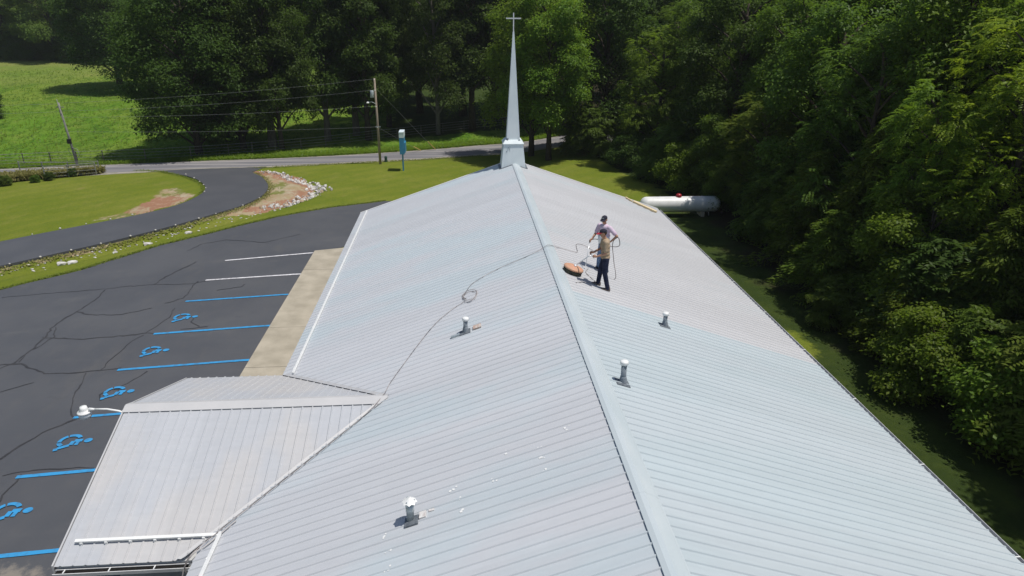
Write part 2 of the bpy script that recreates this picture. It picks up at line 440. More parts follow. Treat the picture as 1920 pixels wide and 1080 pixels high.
# ------------------------------------------------------------------ ground
RIP = [(-20.6, 64.2), (-19.0, 63.0), (-17.3, 61.0), (-15.6, 58.9), (-14.5, 57.3), (-14.3, 55.6), (-14.5, 53.6), (-15.0, 52.2), (-16.0, 50.6), (-16.8, 49.5)]
CLAY1 = [(-28.1, 47.1), (-26.62, 48.96), (-26.24, 53.51), (-27.2, 56.9), (-26.0, 57.3), (-24.7, 55.3), (-23.6, 54.6), (-23.4, 51.7), (-25.5, 48.05)]
CLAY2 = [(-22.25, 65.0), (-20.28, 64.5), (-17.09, 61.89), (-14.93, 58.01), (-14.41, 54.22), (-15.5, 50.8), (-17.18, 48.37), (-18.99, 47.0), (-21.6, 44.3), (-19.3, 47.6), (-17.9, 52.3), (-18.4, 57.1), (-20.1, 61.3)]
CLAY3 = [(-29.5, 36.0), (-24.3, 40.7), (-21.4, 43.9), (-21.1, 44.4), (-24.6, 41.4), (-29, 37.2)]
DITCH = [(-33, 32.5), (-25.9, 38.2), (-22.2, 41.8), (-18.3, 46.2), (-15.9, 50.0), (-14.3, 54.5), (-15.2, 58.6), (-18.5, 62.0)]
xs = np.concatenate([np.linspace(-520, -120, 27), np.linspace(-110, -55, 23), np.arange(-53, 24.01, .55), np.linspace(26, 80, 22), np.linspace(100, 520, 26)])
ys = np.concatenate([np.linspace(-400, -40, 13), np.linspace(-30, 8, 14), np.arange(10, 82.01, .6), np.linspace(84, 130, 32), np.linspace(136, 300, 40), np.linspace(315, 640, 20)])
X, Y = np.meshgrid(xs, ys)
Z = terr(X, Y)
dd = pdist(X, Y, DITCH); Z = Z-.32*np.exp(-(dd/.75)**2)
RF = [(-90, 62.3), (-60, 66.0), (-46.62, 68.2), (-37.94, 69.3), (-27.41, 70.7), (-20.0, 71.9), (-12.5, 74.0), (-5.0, 76.8), (0.5, 79.2), (8.5, 81.0), (14, 82.0), (30, 85), (70, 92)]
far_e = np.interp(X, [p[0] for p in RF], [p[1] for p in RF])
fieldm = ss(.2, 1.6, Y-far_e)
bumpy = (np.sin(X*.9+Y*.31)*np.cos(Y*.7-X*.2)+np.sin(X*.37-Y*.53))*.05
Z = Z+bumpy*ss(1.5, 6, Y-far_e)
clay = np.maximum.reduce([np.clip(.5-sdf(X, Y, CLAY1)/1.6, 0, 1), np.clip(.5-sdf(X, Y, CLAY2)/1.0, 0, 1)*.95, np.clip(.42-sdf(X, Y, CLAY3)/1.2, 0, 1)])
woods = np.clip(ss(8.2, 11.0, X+1.5*ss(40, 50, Y)*-1)*(1-ss(200, 260, Y))-.75*np.exp(-((X-10.8)**2/3.0+(Y-24.8)**2/5.0))-.8*np.exp(-((X-11)**2/12+(Y-52)**2/60.)), 0, 1)*np.clip(1.2-ss(62, 72, Y)*.2, 0, 1)  # woodland floor plus tree shade painted over the lawn, left out at sunlit spots
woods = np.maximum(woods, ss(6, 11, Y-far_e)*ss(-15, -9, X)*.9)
nx, ny = len(xs), len(ys)
V = np.stack([X.ravel(), Y.ravel(), Z.ravel()], 1)
idx = np.arange(nx*ny).reshape(ny, nx)
F = np.stack([idx[:-1, :-1].ravel(), idx[:-1, 1:].ravel(), idx[1:, 1:].ravel(), idx[1:, :-1].ravel()], 1)
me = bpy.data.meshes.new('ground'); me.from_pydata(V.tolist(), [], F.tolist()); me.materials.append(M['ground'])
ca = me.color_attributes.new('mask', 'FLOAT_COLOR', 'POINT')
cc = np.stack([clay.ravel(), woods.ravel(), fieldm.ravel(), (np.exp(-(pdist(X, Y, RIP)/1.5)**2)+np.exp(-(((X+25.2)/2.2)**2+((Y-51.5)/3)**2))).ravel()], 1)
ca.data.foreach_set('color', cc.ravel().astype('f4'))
me.polygons.foreach_set('use_smooth', [True]*len(me.polygons)); me.update()
tag(obj('ground', me), 'mown lawn rising to a green pasture beyond the road', kind='structure')

# parking lot with markings
LOT = [(-34, -6), (-11.02, -6), (-11.02, 37.74), (-9.7, 38.5), (-4.5, 43.0), (-5.0, 50.9), (-8.4, 50.73), (-12.02, 48.8), (-15.15, 46.13), (-18.31, 42.73),
       (-20.69, 40.42), (-23.29, 36.84), (-26.18, 34.15), (-31, 28.3), (-34, 20)]
def lot_edge(poly):
    rg = random.Random(5); out = []
    for (a, b) in zip(poly, poly[1:]+poly[:1]):
        n = max(1, int(math.dist(a, b)/.9)); far = a[1] > 33 and b[1] > 33 and a[0] < -5.5
        for k in range(n):
            t = k/n; j = .09 if far else 0
            out.append((a[0]+(b[0]-a[0])*t+rg.uniform(-j, j), a[1]+(b[1]-a[1])*t+rg.uniform(-j, j)))
    return out
lot = tag(sheet('parking_lot', lot_edge(LOT), .03, M['asphalt'], 1.5, .2, extra_x=(-11.3,)), 'dark sealed asphalt parking lot beside the church', kind='structure')
rg = random.Random(3)
STR = [('w', 37.3, -15.82), ('w', 34.08, -15.88), ('b', 31.28, -15.88), ('b', 27.7, -15.94), ('b', 24.5, -16.02), ('b', 21.13, -15.98), ('b', 17.9, -16.0), ('b', 14.48, -16.0), ('b', 11.1, -16.0)]
for k, (c, y, x0) in enumerate(STR):
    mb = MB(); dy = .30 if k == 0 else .1
    ribbon(mb, resample([(x0, y-dy), (-11.08, y+dy)], .3), .15, .05, jit=.08, rng=rg)
    mb.build('parking_line', M['stripe_white' if c == 'w' else 'stripe_blue'], lot)['label'] = 'white parking line' if c == 'w' else 'blue parking line'
def isa(cx, cy, s):
    """wheelchair symbol, its head towards the building (+x)"""
    mb = MB(); lv = [0.0]
    def P(u, v): return (cx+v*s, cy-u*s)
    def rib(pts, w):
        lv[0] += .0015; ribbon(mb, [P(*p) for p in pts], w*s, .052, dz=lv[0])
    ring = [(.12*math.cos(t), .46+.13*math.sin(t)) for t in np.linspace(0, 2*math.pi, 15)[:-1]]
    lv[0] += .0015
    V = [(*P(*p), 0) for p in ring]; V = [(x, y, tz(x, y)+.052+lv[0]) for x, y, _ in V]
    mb.add(V, [tuple(range(len(V)-1, -1, -1))])
    rib([(-.02, .27), (-.02, .02)], .15)
    rib([(.05, .17), (.24, .17)], .12)
    rib([(.0, .0), (.23, .0)], .14)
    rib([(.24, -.03), (.39, -.33)], .14)
    rib([(.38, -.38), (.52, -.33)], .13)
    arc = lambda a, b: [(-.03+.30*math.cos(R_(t)), -.14+.31*math.sin(R_(t))) for t in np.linspace(a, b, 9)]
    rib(arc(120, 205), .13); rib(arc(213, 283), .13); rib(arc(292, 335), .13)
    return mb.build('accessible_symbol', M['stripe_blue'], lot)
for y in (29.25, 25.92, 22.65, 19.55, 16.2, 12.9): isa(-15.22, y, .98)
CR = [[(-20.59, 33.33), (-20.59, 30.8), (-20.81, 29.06), (-20.66, 27.6), (-20.53, 25.66), (-20.82, 25.12)],
[(-20.73, 30.7), (-19.98, 30.29), (-18.29, 29.99), (-17.66, 30.21), (-17.18, 30.51)],
[(-20.78, 29.0), (-20.51, 28.36), (-20.14, 27.73), (-20.27, 27.29), (-20.24, 27.04), (-20.46, 26.58), (-20.42, 25.64)],
[(-20.73, 27.81), (-19.21, 27.56), (-17.93, 27.65), (-16.3, 27.74), (-15.94, 27.59)],
[(-16.25, 27.79), (-16.06, 28.58), (-15.92, 29.43), (-16.15, 30.37)],
[(-16.27, 27.69), (-16.59, 26.85), (-16.75, 25.63), (-16.79, 24.96), (-16.75, 24.43)],
[(-21.8, 25.4), (-20.96, 25.36), (-20.28, 25.4), (-19.55, 25.0), (-18.73, 24.6), (-17.53, 24.4), (-16.02, 24.47)],
[(-17.23, 24.28), (-16.79, 22.72), (-16.44, 21.95), (-15.94, 21.03)],
[(-15.94, 21.03), (-16.42, 20.44), (-16.75, 19.66), (-16.99, 18.67)],
[(-25.5, 32.99), (-24.05, 33.13), (-22.42, 33.46), (-20.66, 33.49), (-18.34, 33.73), (-16.46, 33.68), (-15.86, 33.89)],
[(-18.34, 33.73), (-17.98, 35.63), (-17.5, 37.08)], [(-14.67, 24.25), (-14.81, 23.85), (-15.27, 23.11), (-15.31, 22.35)],
[(-15.19, 29.5), (-14.77, 28.98), (-14.81, 28.64), (-14.52, 28.26), (-14.29, 28.12)],
[(-16.87, 30.97), (-16.26, 31.67), (-16.17, 32.48), (-16.24, 33.43), (-16.15, 33.94)], [(-19.72, 23.27), (-18.93, 23.88)],
[(-16.51, 17.9), (-15.6, 18.0), (-13.84, 18.05)], [(-15.92, 17.84), (-15.83, 17.22), (-15.71, 16.51)],
[(-18.48, 39.27), (-18.19, 40.42), (-17.07, 40.87), (-14.33, 40.11), (-12.73, 41.51)], [(-14.75, 32.49), (-13.77, 32.7), (-13.74, 33.06)], [(-14.96, 27.86), (-13.91, 28.05)],
[(-15.2, 22.9), (-15.75, 22.95), (-15.9, 22.6), (-15.6, 22.2)]]
rn = np.random.default_rng(8)
for k, q in enumerate(CR):
    pts = resample(q, .22); pts = [p+rn.normal(0, .028, 2)+np.array([.09*math.sin(i*.31+k), .09*math.cos(i*.27+2*k)]) for i, p in enumerate(pts)]
    wide = .075 if k in (0, 3, 6, 8, 10, 1) else .045
    ww = [max(.014, wide*(.55+.9*rn.random()*(.4+.6*abs(math.sin(i*.33+k))))) for i in range(len(pts))]
    mb = MB(); ribbon(mb, pts, ww, .038, dz=k*.0004)
    mb.build('sealed_crack', M['crack'], lot)

# sidewalk slabs
walk = empty('sidewalk', (-9.1, 18, 0)); tag(walk, 'tan concrete sidewalk along the left eave', kind='structure')
yy = -5.0; k = 0; rg = random.Random(9)
while yy < 37.6:
    L = 3.6; y1 = min(yy+L, 37.75)
    mb = MB(); zt = .135+rg.uniform(-.004, .004)
    x0, x1 = -11.02, -7.0
    e = .75 if y1 >= 37.7 else 0
    Q = [(x0, yy+.008), (x1, yy+.008), (x1, y1-.008+e*1.5), (x0, y1-.008)]
    V = [(x, y, zt) for x, y in Q]+[(x, y, -.15) for x, y in Q]
    mb.add(V, [(0, 1, 2, 3), (0, 4, 5, 1), (1, 5, 6, 2), (2, 6, 7, 3), (3, 7, 4, 0)])
    o = mb.build('slab', M['concrete']); o.parent = walk; o.matrix_parent_inverse = Matrix.Translation((9.1, -18, 0))
    yy += L
pad = MB().box((-9.2, 14.0, -.02), (4.2, 6.4, .03)).build  # (covered porch floor is the sidewalk itself)

# driveway
DL = [(-42, 33.5), (-36.5, 38.0), (-31.23, 42.64), (-29.02, 44.51), (-25.3, 47.59), (-23.4, 50.3), (-22.9, 53.6), (-23.4, 56.49), (-24.9, 59.56), (-27.08, 62.3), (-30.5, 65.3), (-33.0, 66.2)]
DR = [(-39.5, 28.0), (-33.5, 33.2), (-28.34, 37.79), (-24.24, 41.4), (-21.34, 44.6), (-19.74, 47.14), (-18.48, 49.67), (-17.95, 52.89), (-18.43, 56.66), (-19.99, 60.8), (-21.6, 63.9), (-21.2, 67.0)]
dl = smooth_line(DL, 6); dr = smooth_line(DR, 6)
mb = MB(); n = len(dl); K = 7; V = []; Fq = []
for i in range(n):
    for j in range(K+1):
        p = dl[i]+(dr[i]-dl[i])*j/K
        h = .10*(1-float(ss(61, 66, p[1])))+.035
        V.append((p[0], p[1], tz(p[0], p[1])+h))
for i in range(n-1):
    for j in range(K):
        a = i*(K+1)+j; Fq.append((a, a+1, a+K+2, a+K+1))
for j, s in ((0, -1), (K, 1)):
    b0 = len(V)
    for i in range(n):
        x, y, z = V[i*(K+1)+j]; V.append((x, y, z-.35))
    for i in range(n-1):
        a, b = i*(K+1)+j, (i+1)*(K+1)+j; Fq.append((a, b, b0+i+1, b0+i))
mb.add(V, Fq); tag(mb.build('driveway', M['drive']), 'curving dark asphalt driveway joining the road', kind='structure')

# road and its gravel shoulders
RN = [(-90, 58.0), (-60, 61.5), (-43.86, 63.84), (-35.97, 65.0), (-29.0, 66.3), (-21.99, 67.1), (-14.4, 69.0), (-6.07, 71.35), (-0.45, 73.5), (8.24, 75.3), (14, 76.5), (30, 79.5), (70, 86)]
rnl, rfl = smooth_line(RN, 6), smooth_line(RF, 6)
def strip(a, b, offa, offb, K=5):
    V, Fq = [], []
    for i in range(len(a)):
        for j in range(K+1):
            p = a[i]+(b[i]-a[i])*j/K; V.append((p[0], p[1], tz(p[0], p[1])+offa+(offb-offa)*j/K))
    for i in range(len(a)-1):
        for j in range(K):
            q = i*(K+1)+j; Fq.append((q, q+1, q+K+2, q+K+1))
    return V, Fq
def offset(l, d):
    out = []
    for i, p in enumerate(l):
        t = l[min(i+1, len(l)-1)]-l[max(i-1, 0)]; t = t/np.linalg.norm(t); out.append(p+np.array([-t[1], t[0]])*d)
    return out
mb = MB(); mb.add(*strip(rfl, rnl, .05, .05)); tag(mb.build('road', M['road']), 'narrow grey country road across the view', kind='structure')
mb = MB(); mb.add(*strip(rnl, offset(rnl, -.75), .045, .012, 2)); mb.add(*strip(offset(rfl, .6), rfl, .012, .045, 2))
tag(mb.build('road_shoulder', M['shoulder']), 'pale gravel edges of the road', kind='structure')

# thin summer haze: one closed box round camera, ground and trees
hz = MB().box((0, 100, 60), (1080, 1140, 126)).build('haze', None); hz['kind'] = 'stuff'; hz['label'] = 'thin summer haze over the valley'
hm_ = bpy.data.materials.new('haze'); hm_.use_nodes = True; hn = hm_.node_tree.nodes; hn.remove(hn['Principled BSDF'])
pv = hn.new('ShaderNodeVolumePrincipled'); pv.inputs['Density'].default_value = 0.00024; pv.inputs['Color'].default_value = (.86, .90, .93, 1); pv.inputs['Anisotropy'].default_value = .2
hm_.node_tree.links.new(pv.outputs[0], [n for n in hn if n.type == 'OUTPUT_MATERIAL'][0].inputs['Volume'])
hz.data.materials.clear(); hz.data.materials.append(hm_)

# ------------------------------------------------------------------ church
ZR, PT, WH = 5.87, 0.343, 7.79
YF, PW, NP = 34.5, .9144, 38
YN = YF-PW*NP
cosP = 1/math.sqrt(1+PT*PT); sinP = PT*cosP
def roofz(x): return ZR-PT*abs(x)
church = empty('church', (0, 17, 0)); tag(church, 'long white church under a grey ribbed metal gable roof', 'church')
CI = Matrix.Translation((0, -17, 0))
def cpart(o, parent=None):
    o.parent = parent or church
    if parent is None: o.matrix_parent_inverse = CI
    return o
# ribbed profile of one panel (distance across, height)
def ribprof(w, pitch, n, h=.021, b=.024, t=.009):
    P = [(0, 0)]
    for k in range(n):
        c = pitch*(k+.5)
        P += [(c-b, 0), (c-t, h), (c+t, h), (c+b, 0)]
    P.append((w, 0)); return P
prof = ribprof(PW, PW/4, 4)
def panel_mesh(name, side, m):
    V, Fq = [], []
    for (y, h) in prof:
        for x in (WH, .03):
            V.append((side*(x+h*sinP), y, roofz(x)+h*cosP))
    for i in range(len(prof)-1):
        f = (2*i, 2*i+2, 2*i+3, 2*i+1); Fq.append(f if side < 0 else f[::-1])
    me = me_from(name, V, [f[::-1] for f in Fq], m)
    return me
pl_ = panel_mesh('roof_panel_left', -1, M['roof_left']); pr_ = panel_mesh('roof_panel_right', 1, M['roof_right'])
rg = random.Random(4)
for k in range(NP):
    for side, me in ((-1, pl_), (1, pr_)):
        o = obj('roof_panel', me, loc=(0, YN+PW*k, 0)); cpart(o)
        if side > 0 and YN+PW*k < 16.9:
            o.material_slots[0].link = 'OBJECT'; o.material_slots[0].material = M['roof_clean']; o['label'] = 'freshly washed roof panel'
# deck below the sheets
mb = MB()
for s in (-1, 1):
    V = [(s*.0, YN+.02, ZR-.02), (s*(WH-.03), YN+.02, roofz(WH-.03)-.02), (s*(WH-.03), YF-.02, roofz(WH-.03)-.02), (0, YF-.02, ZR-.02)]
    V += [(x, y, z-.16) for x, y, z in V]
    Fq = [(0, 1, 2, 3), (7, 6, 5, 4), (0, 4, 5, 1), (1, 5, 6, 2), (2, 6, 7, 3)]
    mb.add(V, [f[::-1] for f in Fq] if s > 0 else Fq)
cpart(mb.build('roof_deck', M['soffit']))
# ridge cap: two bent flanges with a hem, apex a hand to the right
mb = MB(); XA = .10
cap = [(-.055, roofz(.055)+.018), (-.055, roofz(.055)+.034), (.02, roofz(.02)+.050), (XA, ZR+.055-.008), (.30, roofz(.30)+.038), (.33, roofz(.33)+.026), (.345, roofz(.345)+.024), (.345, roofz(.345)+.014)]
V, Fq = [], []
segs = np.linspace(YN, YF+.02, 13)
for a, b in zip(segs[:-1], segs[1:]):
    k0 = len(V)
    up_ = .0015*((len(V)//16) % 2)
    for y in (a, b+.05):
        for x, z in cap: V.append((x, y, z+up_))
    n = len(cap)
    for i in range(n-1): Fq.append((k0+i, k0+i+1, k0+n+i+1, k0+n+i))
mb.add(V, Fq); cpart(mb.build('ridge_cap', M['cap']))
# near-gable and far-gable rake trim
for y, n_ in ((YN-.02, 'rake_trim'), (YF+.02, 'rake_trim')):
    mb = MB()
    for s in (-1, 1):
        a, b = Vector((s*.03, y, ZR+.03)), Vector((s*WH, y, roofz(WH)+.03))
        d = Vector((0, .06, 0)); dn = Vector((0, 0, -.22))
        V = [a-d, a+d, b+d, b-d]; V += [v+dn for v in V]
        Fq = [(0, 1, 2, 3), (7, 6, 5, 4), (0, 4, 5, 1), (1, 5, 6, 2), (2, 6, 7, 3), (3, 7, 4, 0)]
        mb.add(V, Fq)
    cpart(mb.build(n_, M['white']))
# gutters with hangers
def gutter(x, y0, y1, z, s):
    P = [(0, 0), (0, -.11), (.10*s, -.11), (.125*s, .0), (.115*s, .0), (.092*s, -.10), (.008*s, -.10), (.008*s, 0)]
    V, Fq = [], []
    for y in (y0, y1):
        for px, pz in P: V.append((x+px, y, z+pz))
    n = len(P)
    for i in range(n): Fq.append((i, (i+1) % n, n+(i+1) % n, n+i))
    Fq += [tuple(range(n)), tuple(range(2*n-1, n-1, -1))]
    return MB().add(V, Fq)
ze = roofz(WH)-.03
gr = cpart(gutter(WH+.005, YN+.05, YF, ze, 1).build('gutter', M['white']))
hm = MB().box((0, 0, 0), (.13, .025, .01)); hm = me_from('gutter_hanger', hm.V, hm.F, M['white_cap'])
for y in np.arange(YN+1, YF, 2.9): obj('gutter_hanger', hm, gr, (WH+.055, y, ze+.012))
MB().box((WH+.05, (YN+YF)/2, ze-.075), (.08, YF-YN-.2, .03)).build('dark_strip', M['gutter_dark'], gr)
# snow guards: white angle bars a foot in from the left eave
for y0, y1 in ((YN+.1, 10.95), (17.3, YF-.1)):
    xg = 7.44; z = roofz(xg)
    mb = MB().box((-xg, (y0+y1)/2, z+.052), (.05, y1-y0, .045), Matrix.Rotation(-math.atan(PT), 3, 'Y'))
    for y in np.arange(y0+.3, y1, .92): mb.box((-xg-.03, y, z+.022), (.05, .05, .04))
    cpart(mb.build('snow_guard', M['white_cap']))
# walls and gable ends
mb = MB(); wx, y0, y1 = 7.25, YN+.35, YF-.35
ZW = roofz(wx)-.2
V = [(-wx, y0, -.2), (wx, y0, -.2), (wx, y0, ZW), (0, y0, ZR-.2), (-wx, y0, ZW), (-wx, y1, -.2), (wx, y1, -.2), (wx, y1, ZW), (0, y1, ZR-.2), (-wx, y1, ZW)]
mb.add(V, [(0, 1, 2, 3, 4), (9, 8, 7, 6, 5), (1, 6, 7, 2), (5, 0, 4, 9)])
wall = cpart(mb.build('wall', M['siding']))
for y in (5, 22, 26.5, 31):
    w = MB().box((-wx-.02, y, 1.7), (.06, 1.0, 1.4)).build('window_frame', M['white']); w.name = 'window'; cpart(w)
    MB().box((-wx-.045, y, 1.7), (.04, .86, 1.26)).build('pane', M['glass'], w)
    w.children[0].parent = w; w.children[0].matrix_parent_inverse = Matrix.Identity(4)
for y in (5, 12, 19, 26, 31):
    w = MB().box((wx+.02, y, 1.7), (.06, 1.0, 1.4)).build('window', M['white']); cpart(w)
    MB().box((wx+.045, y, 1.7), (.04, .86, 1.26)).build('pane', M['glass'], w)
d = MB().box((-wx-.02, 14.2, 1.2), (.08, 1.9, 2.15)).build('door', M['glass']); cpart(d)
MB().box((-wx-.08, 14.15, 1.2), (.05, .05, .5)).build('handle', M['wand'], d)

# portico roof
PX, PY, PZ = -10.4, 14.2, 4.33
HN, HF = 3.65, 3.3                          # half spans, near and far
def pz(y): return PZ-PT*abs(y-PY)
yn_e, yf_e = PY-HN, PY+HF
ppit = .2286
nribs = int((10.4-4.4)/ppit)
def portico_panel(xa, side):
    """four ribs across; lower end runs out on the main roof where it must"""
    P = []; w = PW
    for (u, h) in ribprof(w, ppit, 4): P.append((xa+u, h))
    V, Fq = [], []
    for (x, h) in P:
        # main roof height at x meets the portico plane at |y-PY| = dv
        dv = (PZ-roofz(x))/PT
        he = HN if side < 0 else HF
        far = min(he, dv+.02)
        far = max(far, .02)
        for dist in (.03, far):
            V.append((x, PY+side*(dist+h*sinP), PZ-PT*dist+h*cosP))
    for i in range(len(P)-1):
        if V[2*i][1] == V[2*i+1][1] and V[2*i+2][1] == V[2*i+3][1]: continue
        f = (2*i, 2*i+2, 2*i+3, 2*i+1); Fq.append(f if side > 0 else f[::-1])
    return MB().add(V, Fq)
k = 0; xa = PX
while xa < -4.6:
    for side in (-1, 1): cpart(portico_panel(xa, side).build('portico_panel', M['portico']))
    xa += PW
# portico cap, seated on the ribs
mb = MB()
capp = [(-.21, pz(PY-.21)+.024), (-.21, pz(PY-.21)+.034), (-.195, pz(PY-.195)+.037), (0, PZ+.045), (.195, pz(PY+.195)+.037), (.21, pz(PY+.21)+.034), (.21, pz(PY+.21)+.022)]
V, Fq = [], []
for x in (PX-.02, -4.46):
    for u, z in capp: V.append((x, PY+u, z))
n = len(capp)
for i in range(n-1): Fq.append((i+1, i, n+i, n+i+1))
mb.add(V, Fq); cpart(mb.build('portico_ridge_cap', M['cap_light']))
# deck/soffit of portico, beams, posts
mb = MB()
for side, he in ((-1, HN), (1, HF)):
    x1 = -7.0
    V = [(PX+.02, PY, PZ-.03), (PX+.02, PY+side*(he-.03), pz(PY+side*he)-.03), (x1, PY+side*(he-.03), pz(PY+side*he)-.03), (x1, PY, PZ-.03)]
    # keep the deck outside the main roof
    V += [(x, y, z-.14) for x, y, z in V]
    Fq = [(0, 1, 2, 3), (7, 6, 5, 4), (0, 4, 5, 1), (1, 5, 6, 2), (3, 7, 4, 0)]
    mb.add(V, Fq if side < 0 else [f[::-1] for f in Fq])
cpart(mb.build('portico_deck', M['soffit']))
mb = MB()
V = [(PX-.015, yn_e, pz(yn_e)+.02), (PX-.015, PY, PZ+.02), (PX-.015, yf_e, pz(yf_e)+.02)]
V = V+[(x, y, z-.24) for x, y, z in V]; V = V+[(x-.03, y, z) for x, y, z in V]
mb.add(V, [(0, 1, 4, 3), (1, 2, 5, 4), (6, 9, 10, 7), (7, 10, 11, 8), (0, 6, 7, 1), (1, 7, 8, 2), (3, 4, 10, 9), (4, 5, 11, 10), (0, 3, 9, 6), (2, 8, 11, 5)])
cpart(mb.build('portico_trim', M['cap_light']))
# gable infill of the portico
mb = MB(); V = [(PX+.12, yn_e+.3, 3.0), (PX+.12, yf_e-.3, 3.0), (PX+.12, yf_e-.3, pz(yf_e)-.1), (PX+.12, PY, PZ-.2), (PX+.12, yn_e+.3, pz(yn_e)-.1)]
mb.add(V, [(0, 4, 3, 2, 1)]); cpart(mb.build('portico_gable', M['siding']))
# snow guard on the near slope
yg = 10.98
mb = MB().box(((PX+.22-7.46)/2-.0, yg, pz(yg)+.062), (10.18-7.46, .06, .05), Matrix.Rotation(math.atan(PT), 3, 'X'))
for x in np.arange(PX+.34, -7.5, ppit*2): mb.box((x, yg-.02, pz(yg)+.03), (.05, .07, .04))
cpart(mb.build('snow_guard', M['white_cap']))
# near gutter hangs a little off the fascia
P = [(0, 0), (0, -.10), (-.10, -.10), (-.125, .0), (-.112, .0), (-.09, -.088), (-.012, -.088), (-.012, 0)]
V, Fq = [], []
for x in (PX+.02, -7.9):
    for py, pz_ in P: V.append((x, yn_e-.01+py, pz(yn_e)-.06+pz_))
n = len(P)
for i in range(n): Fq.append((i, n+i, n+(i+1) % n, (i+1) % n))
Fq += [tuple(range(n-1, -1, -1)), tuple(range(n, 2*n))]
pg = cpart(MB().add(V, Fq).build('gutter', M['white']))
hm = MB().box((0, 0, 0), (.02, .10, .012)); hm = me_from('gutter_hanger', hm.V, hm.F, M['white_cap'])
for x in np.arange(PX+.2, -8, .82): obj('gutter_hanger', hm, pg, (x, yn_e-.065, pz(yn_e)-.062))
MB().box(((PX-7.9)/2, yn_e-.062, pz(yn_e)-.085), (-7.9-PX-.1, .09, .03)).build('dark_strip', M['gutter_dark'], pg)
mb = MB().tube([(PX+.28, yn_e-.06, 2.87), (PX+.28, yn_e-.06, 2.72), (PX+.34, yn_e+.12, 2.55), (PX+.34, yn_e+.22, 2.45), (PX+.34, yn_e+.22, .15)], .045, 6)
cpart(mb.build('downspout', M['white']))
for x, y in ((PX+.3, yn_e+.35), (PX+.3, yf_e-.35)):
    mb = MB().box((x, y, 1.5), (.2, .2, 2.9)).box((x, y, .28), (.3, .3, .3)).box((x, y, 2.86), (.28, .28, .16))
    cpart(mb.build('post', M['white']))
mb = MB().box((PX+.3, PY-.1, 2.98), (.16, HN+HF-.6, .22)).box((-8.9, yn_e+.35, 2.98), (2.8, .16, .22)).box((-8.9, yf_e-.35, 2.98), (2.8, .16, .22))
cpart(mb.build('beam', M['white']))
# valley flashings: a shallow trough along both valleys
for side, he in ((-1, HN), (1, HF)):
    xr = -(ZR-PZ)/PT
    def vp(d, sh, lift): # point on the valley d metres out from the ridge end, shifted sideways
        x = xr-d; y = PY+side*d
        return (x, y, PZ-PT*d)
    mb = MB(); V = []; Fq = []
    for d in np.linspace(.05, he-.02, 14):
        x, y, z = vp(d, 0, 0)
        a = (x+.11, y, roofz(x+.11)+.026); b = (x+.02, y+side*.0, z+.012); c = (x-.05, y, z+.03)
        V += [a, b, c]
    for i in range(13):
        for j in (0, 1): f = (3*i+j, 3*i+3+j, 3*i+4+j, 3*i+1+j); Fq.append(f if side > 0 else f[::-1])
    mb.add(V, Fq); cpart(mb.build('valley_flashing', M['flash_light'] if 'flash_light' in M else M['cap_light']))
# splashes of spray foam left on the left slope
rn = np.random.default_rng(4); mb = MB()
for (px, py) in ((-4.05, 9.35), (-3.98, 9.0), (-3.93, 8.6), (-2.86, 10.0), (-2.8, 9.7), (-2.75, 9.35), (-1.35, 10.4), (-1.3, 10.1), (-1.28, 9.75), (-1.9, 10.6), (-2.15, 9.9), (-.75, 10.7)):
    for q in range(4):
        x, y = px+rn.normal(0, .03), py+rn.normal(0, .04); r = rn.uniform(.006, .024)
        V = [(x+r*math.cos(t)*rn.uniform(.5, 1.4), y+r*math.sin(t)*1.3, 0) for t in np.linspace(0, 2*math.pi, 8)[:-1]]
        V = [(a, b, roofz(a)+.006+.0008*q) for a, b, _ in V]; mb.add(V, [tuple(range(7))])
o = mb.build('foam_splash', M['white_cap']); cpart(o); o['kind'] = 'stuff'

# ------------------------------------------------------------------ steeple
st = empty('steeple', (0, 34.0, ZR)); tag(st, 'pale blue-white steeple with a cross on the far end of the ridge', 'steeple')
b = .48
def frust(mb, z0, w0, z1, w1, dz0=None):
    V = [(-w0, -w0, z0), (w0, -w0, z0), (w0, w0, z0), (-w0, w0, z0), (-w1, -w1, z1), (w1, -w1, z1), (w1, w1, z1), (-w1, w1, z1)]
    mb.add(V, [(3, 2, 1, 0), (4, 5, 6, 7), (0, 1, 5, 4), (1, 2, 6, 5), (2, 3, 7, 6), (3, 0, 4, 7)])
mb = MB()
# saddle base: sides drop to the slope, an inverted V at front and back
w = .60
V = [(-w, -w, -PT*w-.0), (0, -w, .0), (w, -w, -PT*w), (w, w, -PT*w), (0, w, 0), (-w, w, -PT*w), (-b, -b, .95), (0, -b, .95), (b, -b, .95), (b, b, .95), (0, b, .95), (-b, b, .95)]
mb.add(V, [(0, 1, 7, 6), (1, 2, 8, 7), (2, 3, 9, 8), (3, 4, 10, 9), (4, 5, 11, 10), (5, 0, 6, 11), (6, 7, 8, 9, 10, 11)])
base = mb.build('base', M['steeple'], st)
mb = MB(); frust(mb, .952, .51, .99, .52); frust(mb, .991, .52, 1.16, .39); mb.build('moulding', M['steeple'], st)
mb = MB(); V = []
for s in (-1, 1):
    rr = Matrix.Rotation(math.atan(PT)*s, 3, 'Y')
    mb.box((s*.31, -w-.03, -PT*.31+.02), (.66, .14, .025), rr)
    mb.box((s*.31, w+.03, -PT*.31+.02), (.66, .14, .025), rr)
    mb.box((s*(w+.04), 0, -PT*(w+.04)+.02), (.14, 1.2, .025), rr)
mb.build('flashing', M['flash'], st)
mb = MB(); mb.box((-.18, -b-.022, .45), (.014, .03, .86)); mb.build('seam', M['galv'], base)
for (x, z) in ((-.33, .22), (-.24, .42), (-.33, .62), (-.26, .80), (-.22, .24)):
    MB().box((x, -b-.035, z), (.04, .03, .035)).build('bolt', M['pvc'], base)
mb = MB(); frust(mb, 1.15, .325, 6.12, .035); mb.build('spire', M['steeple'], st)
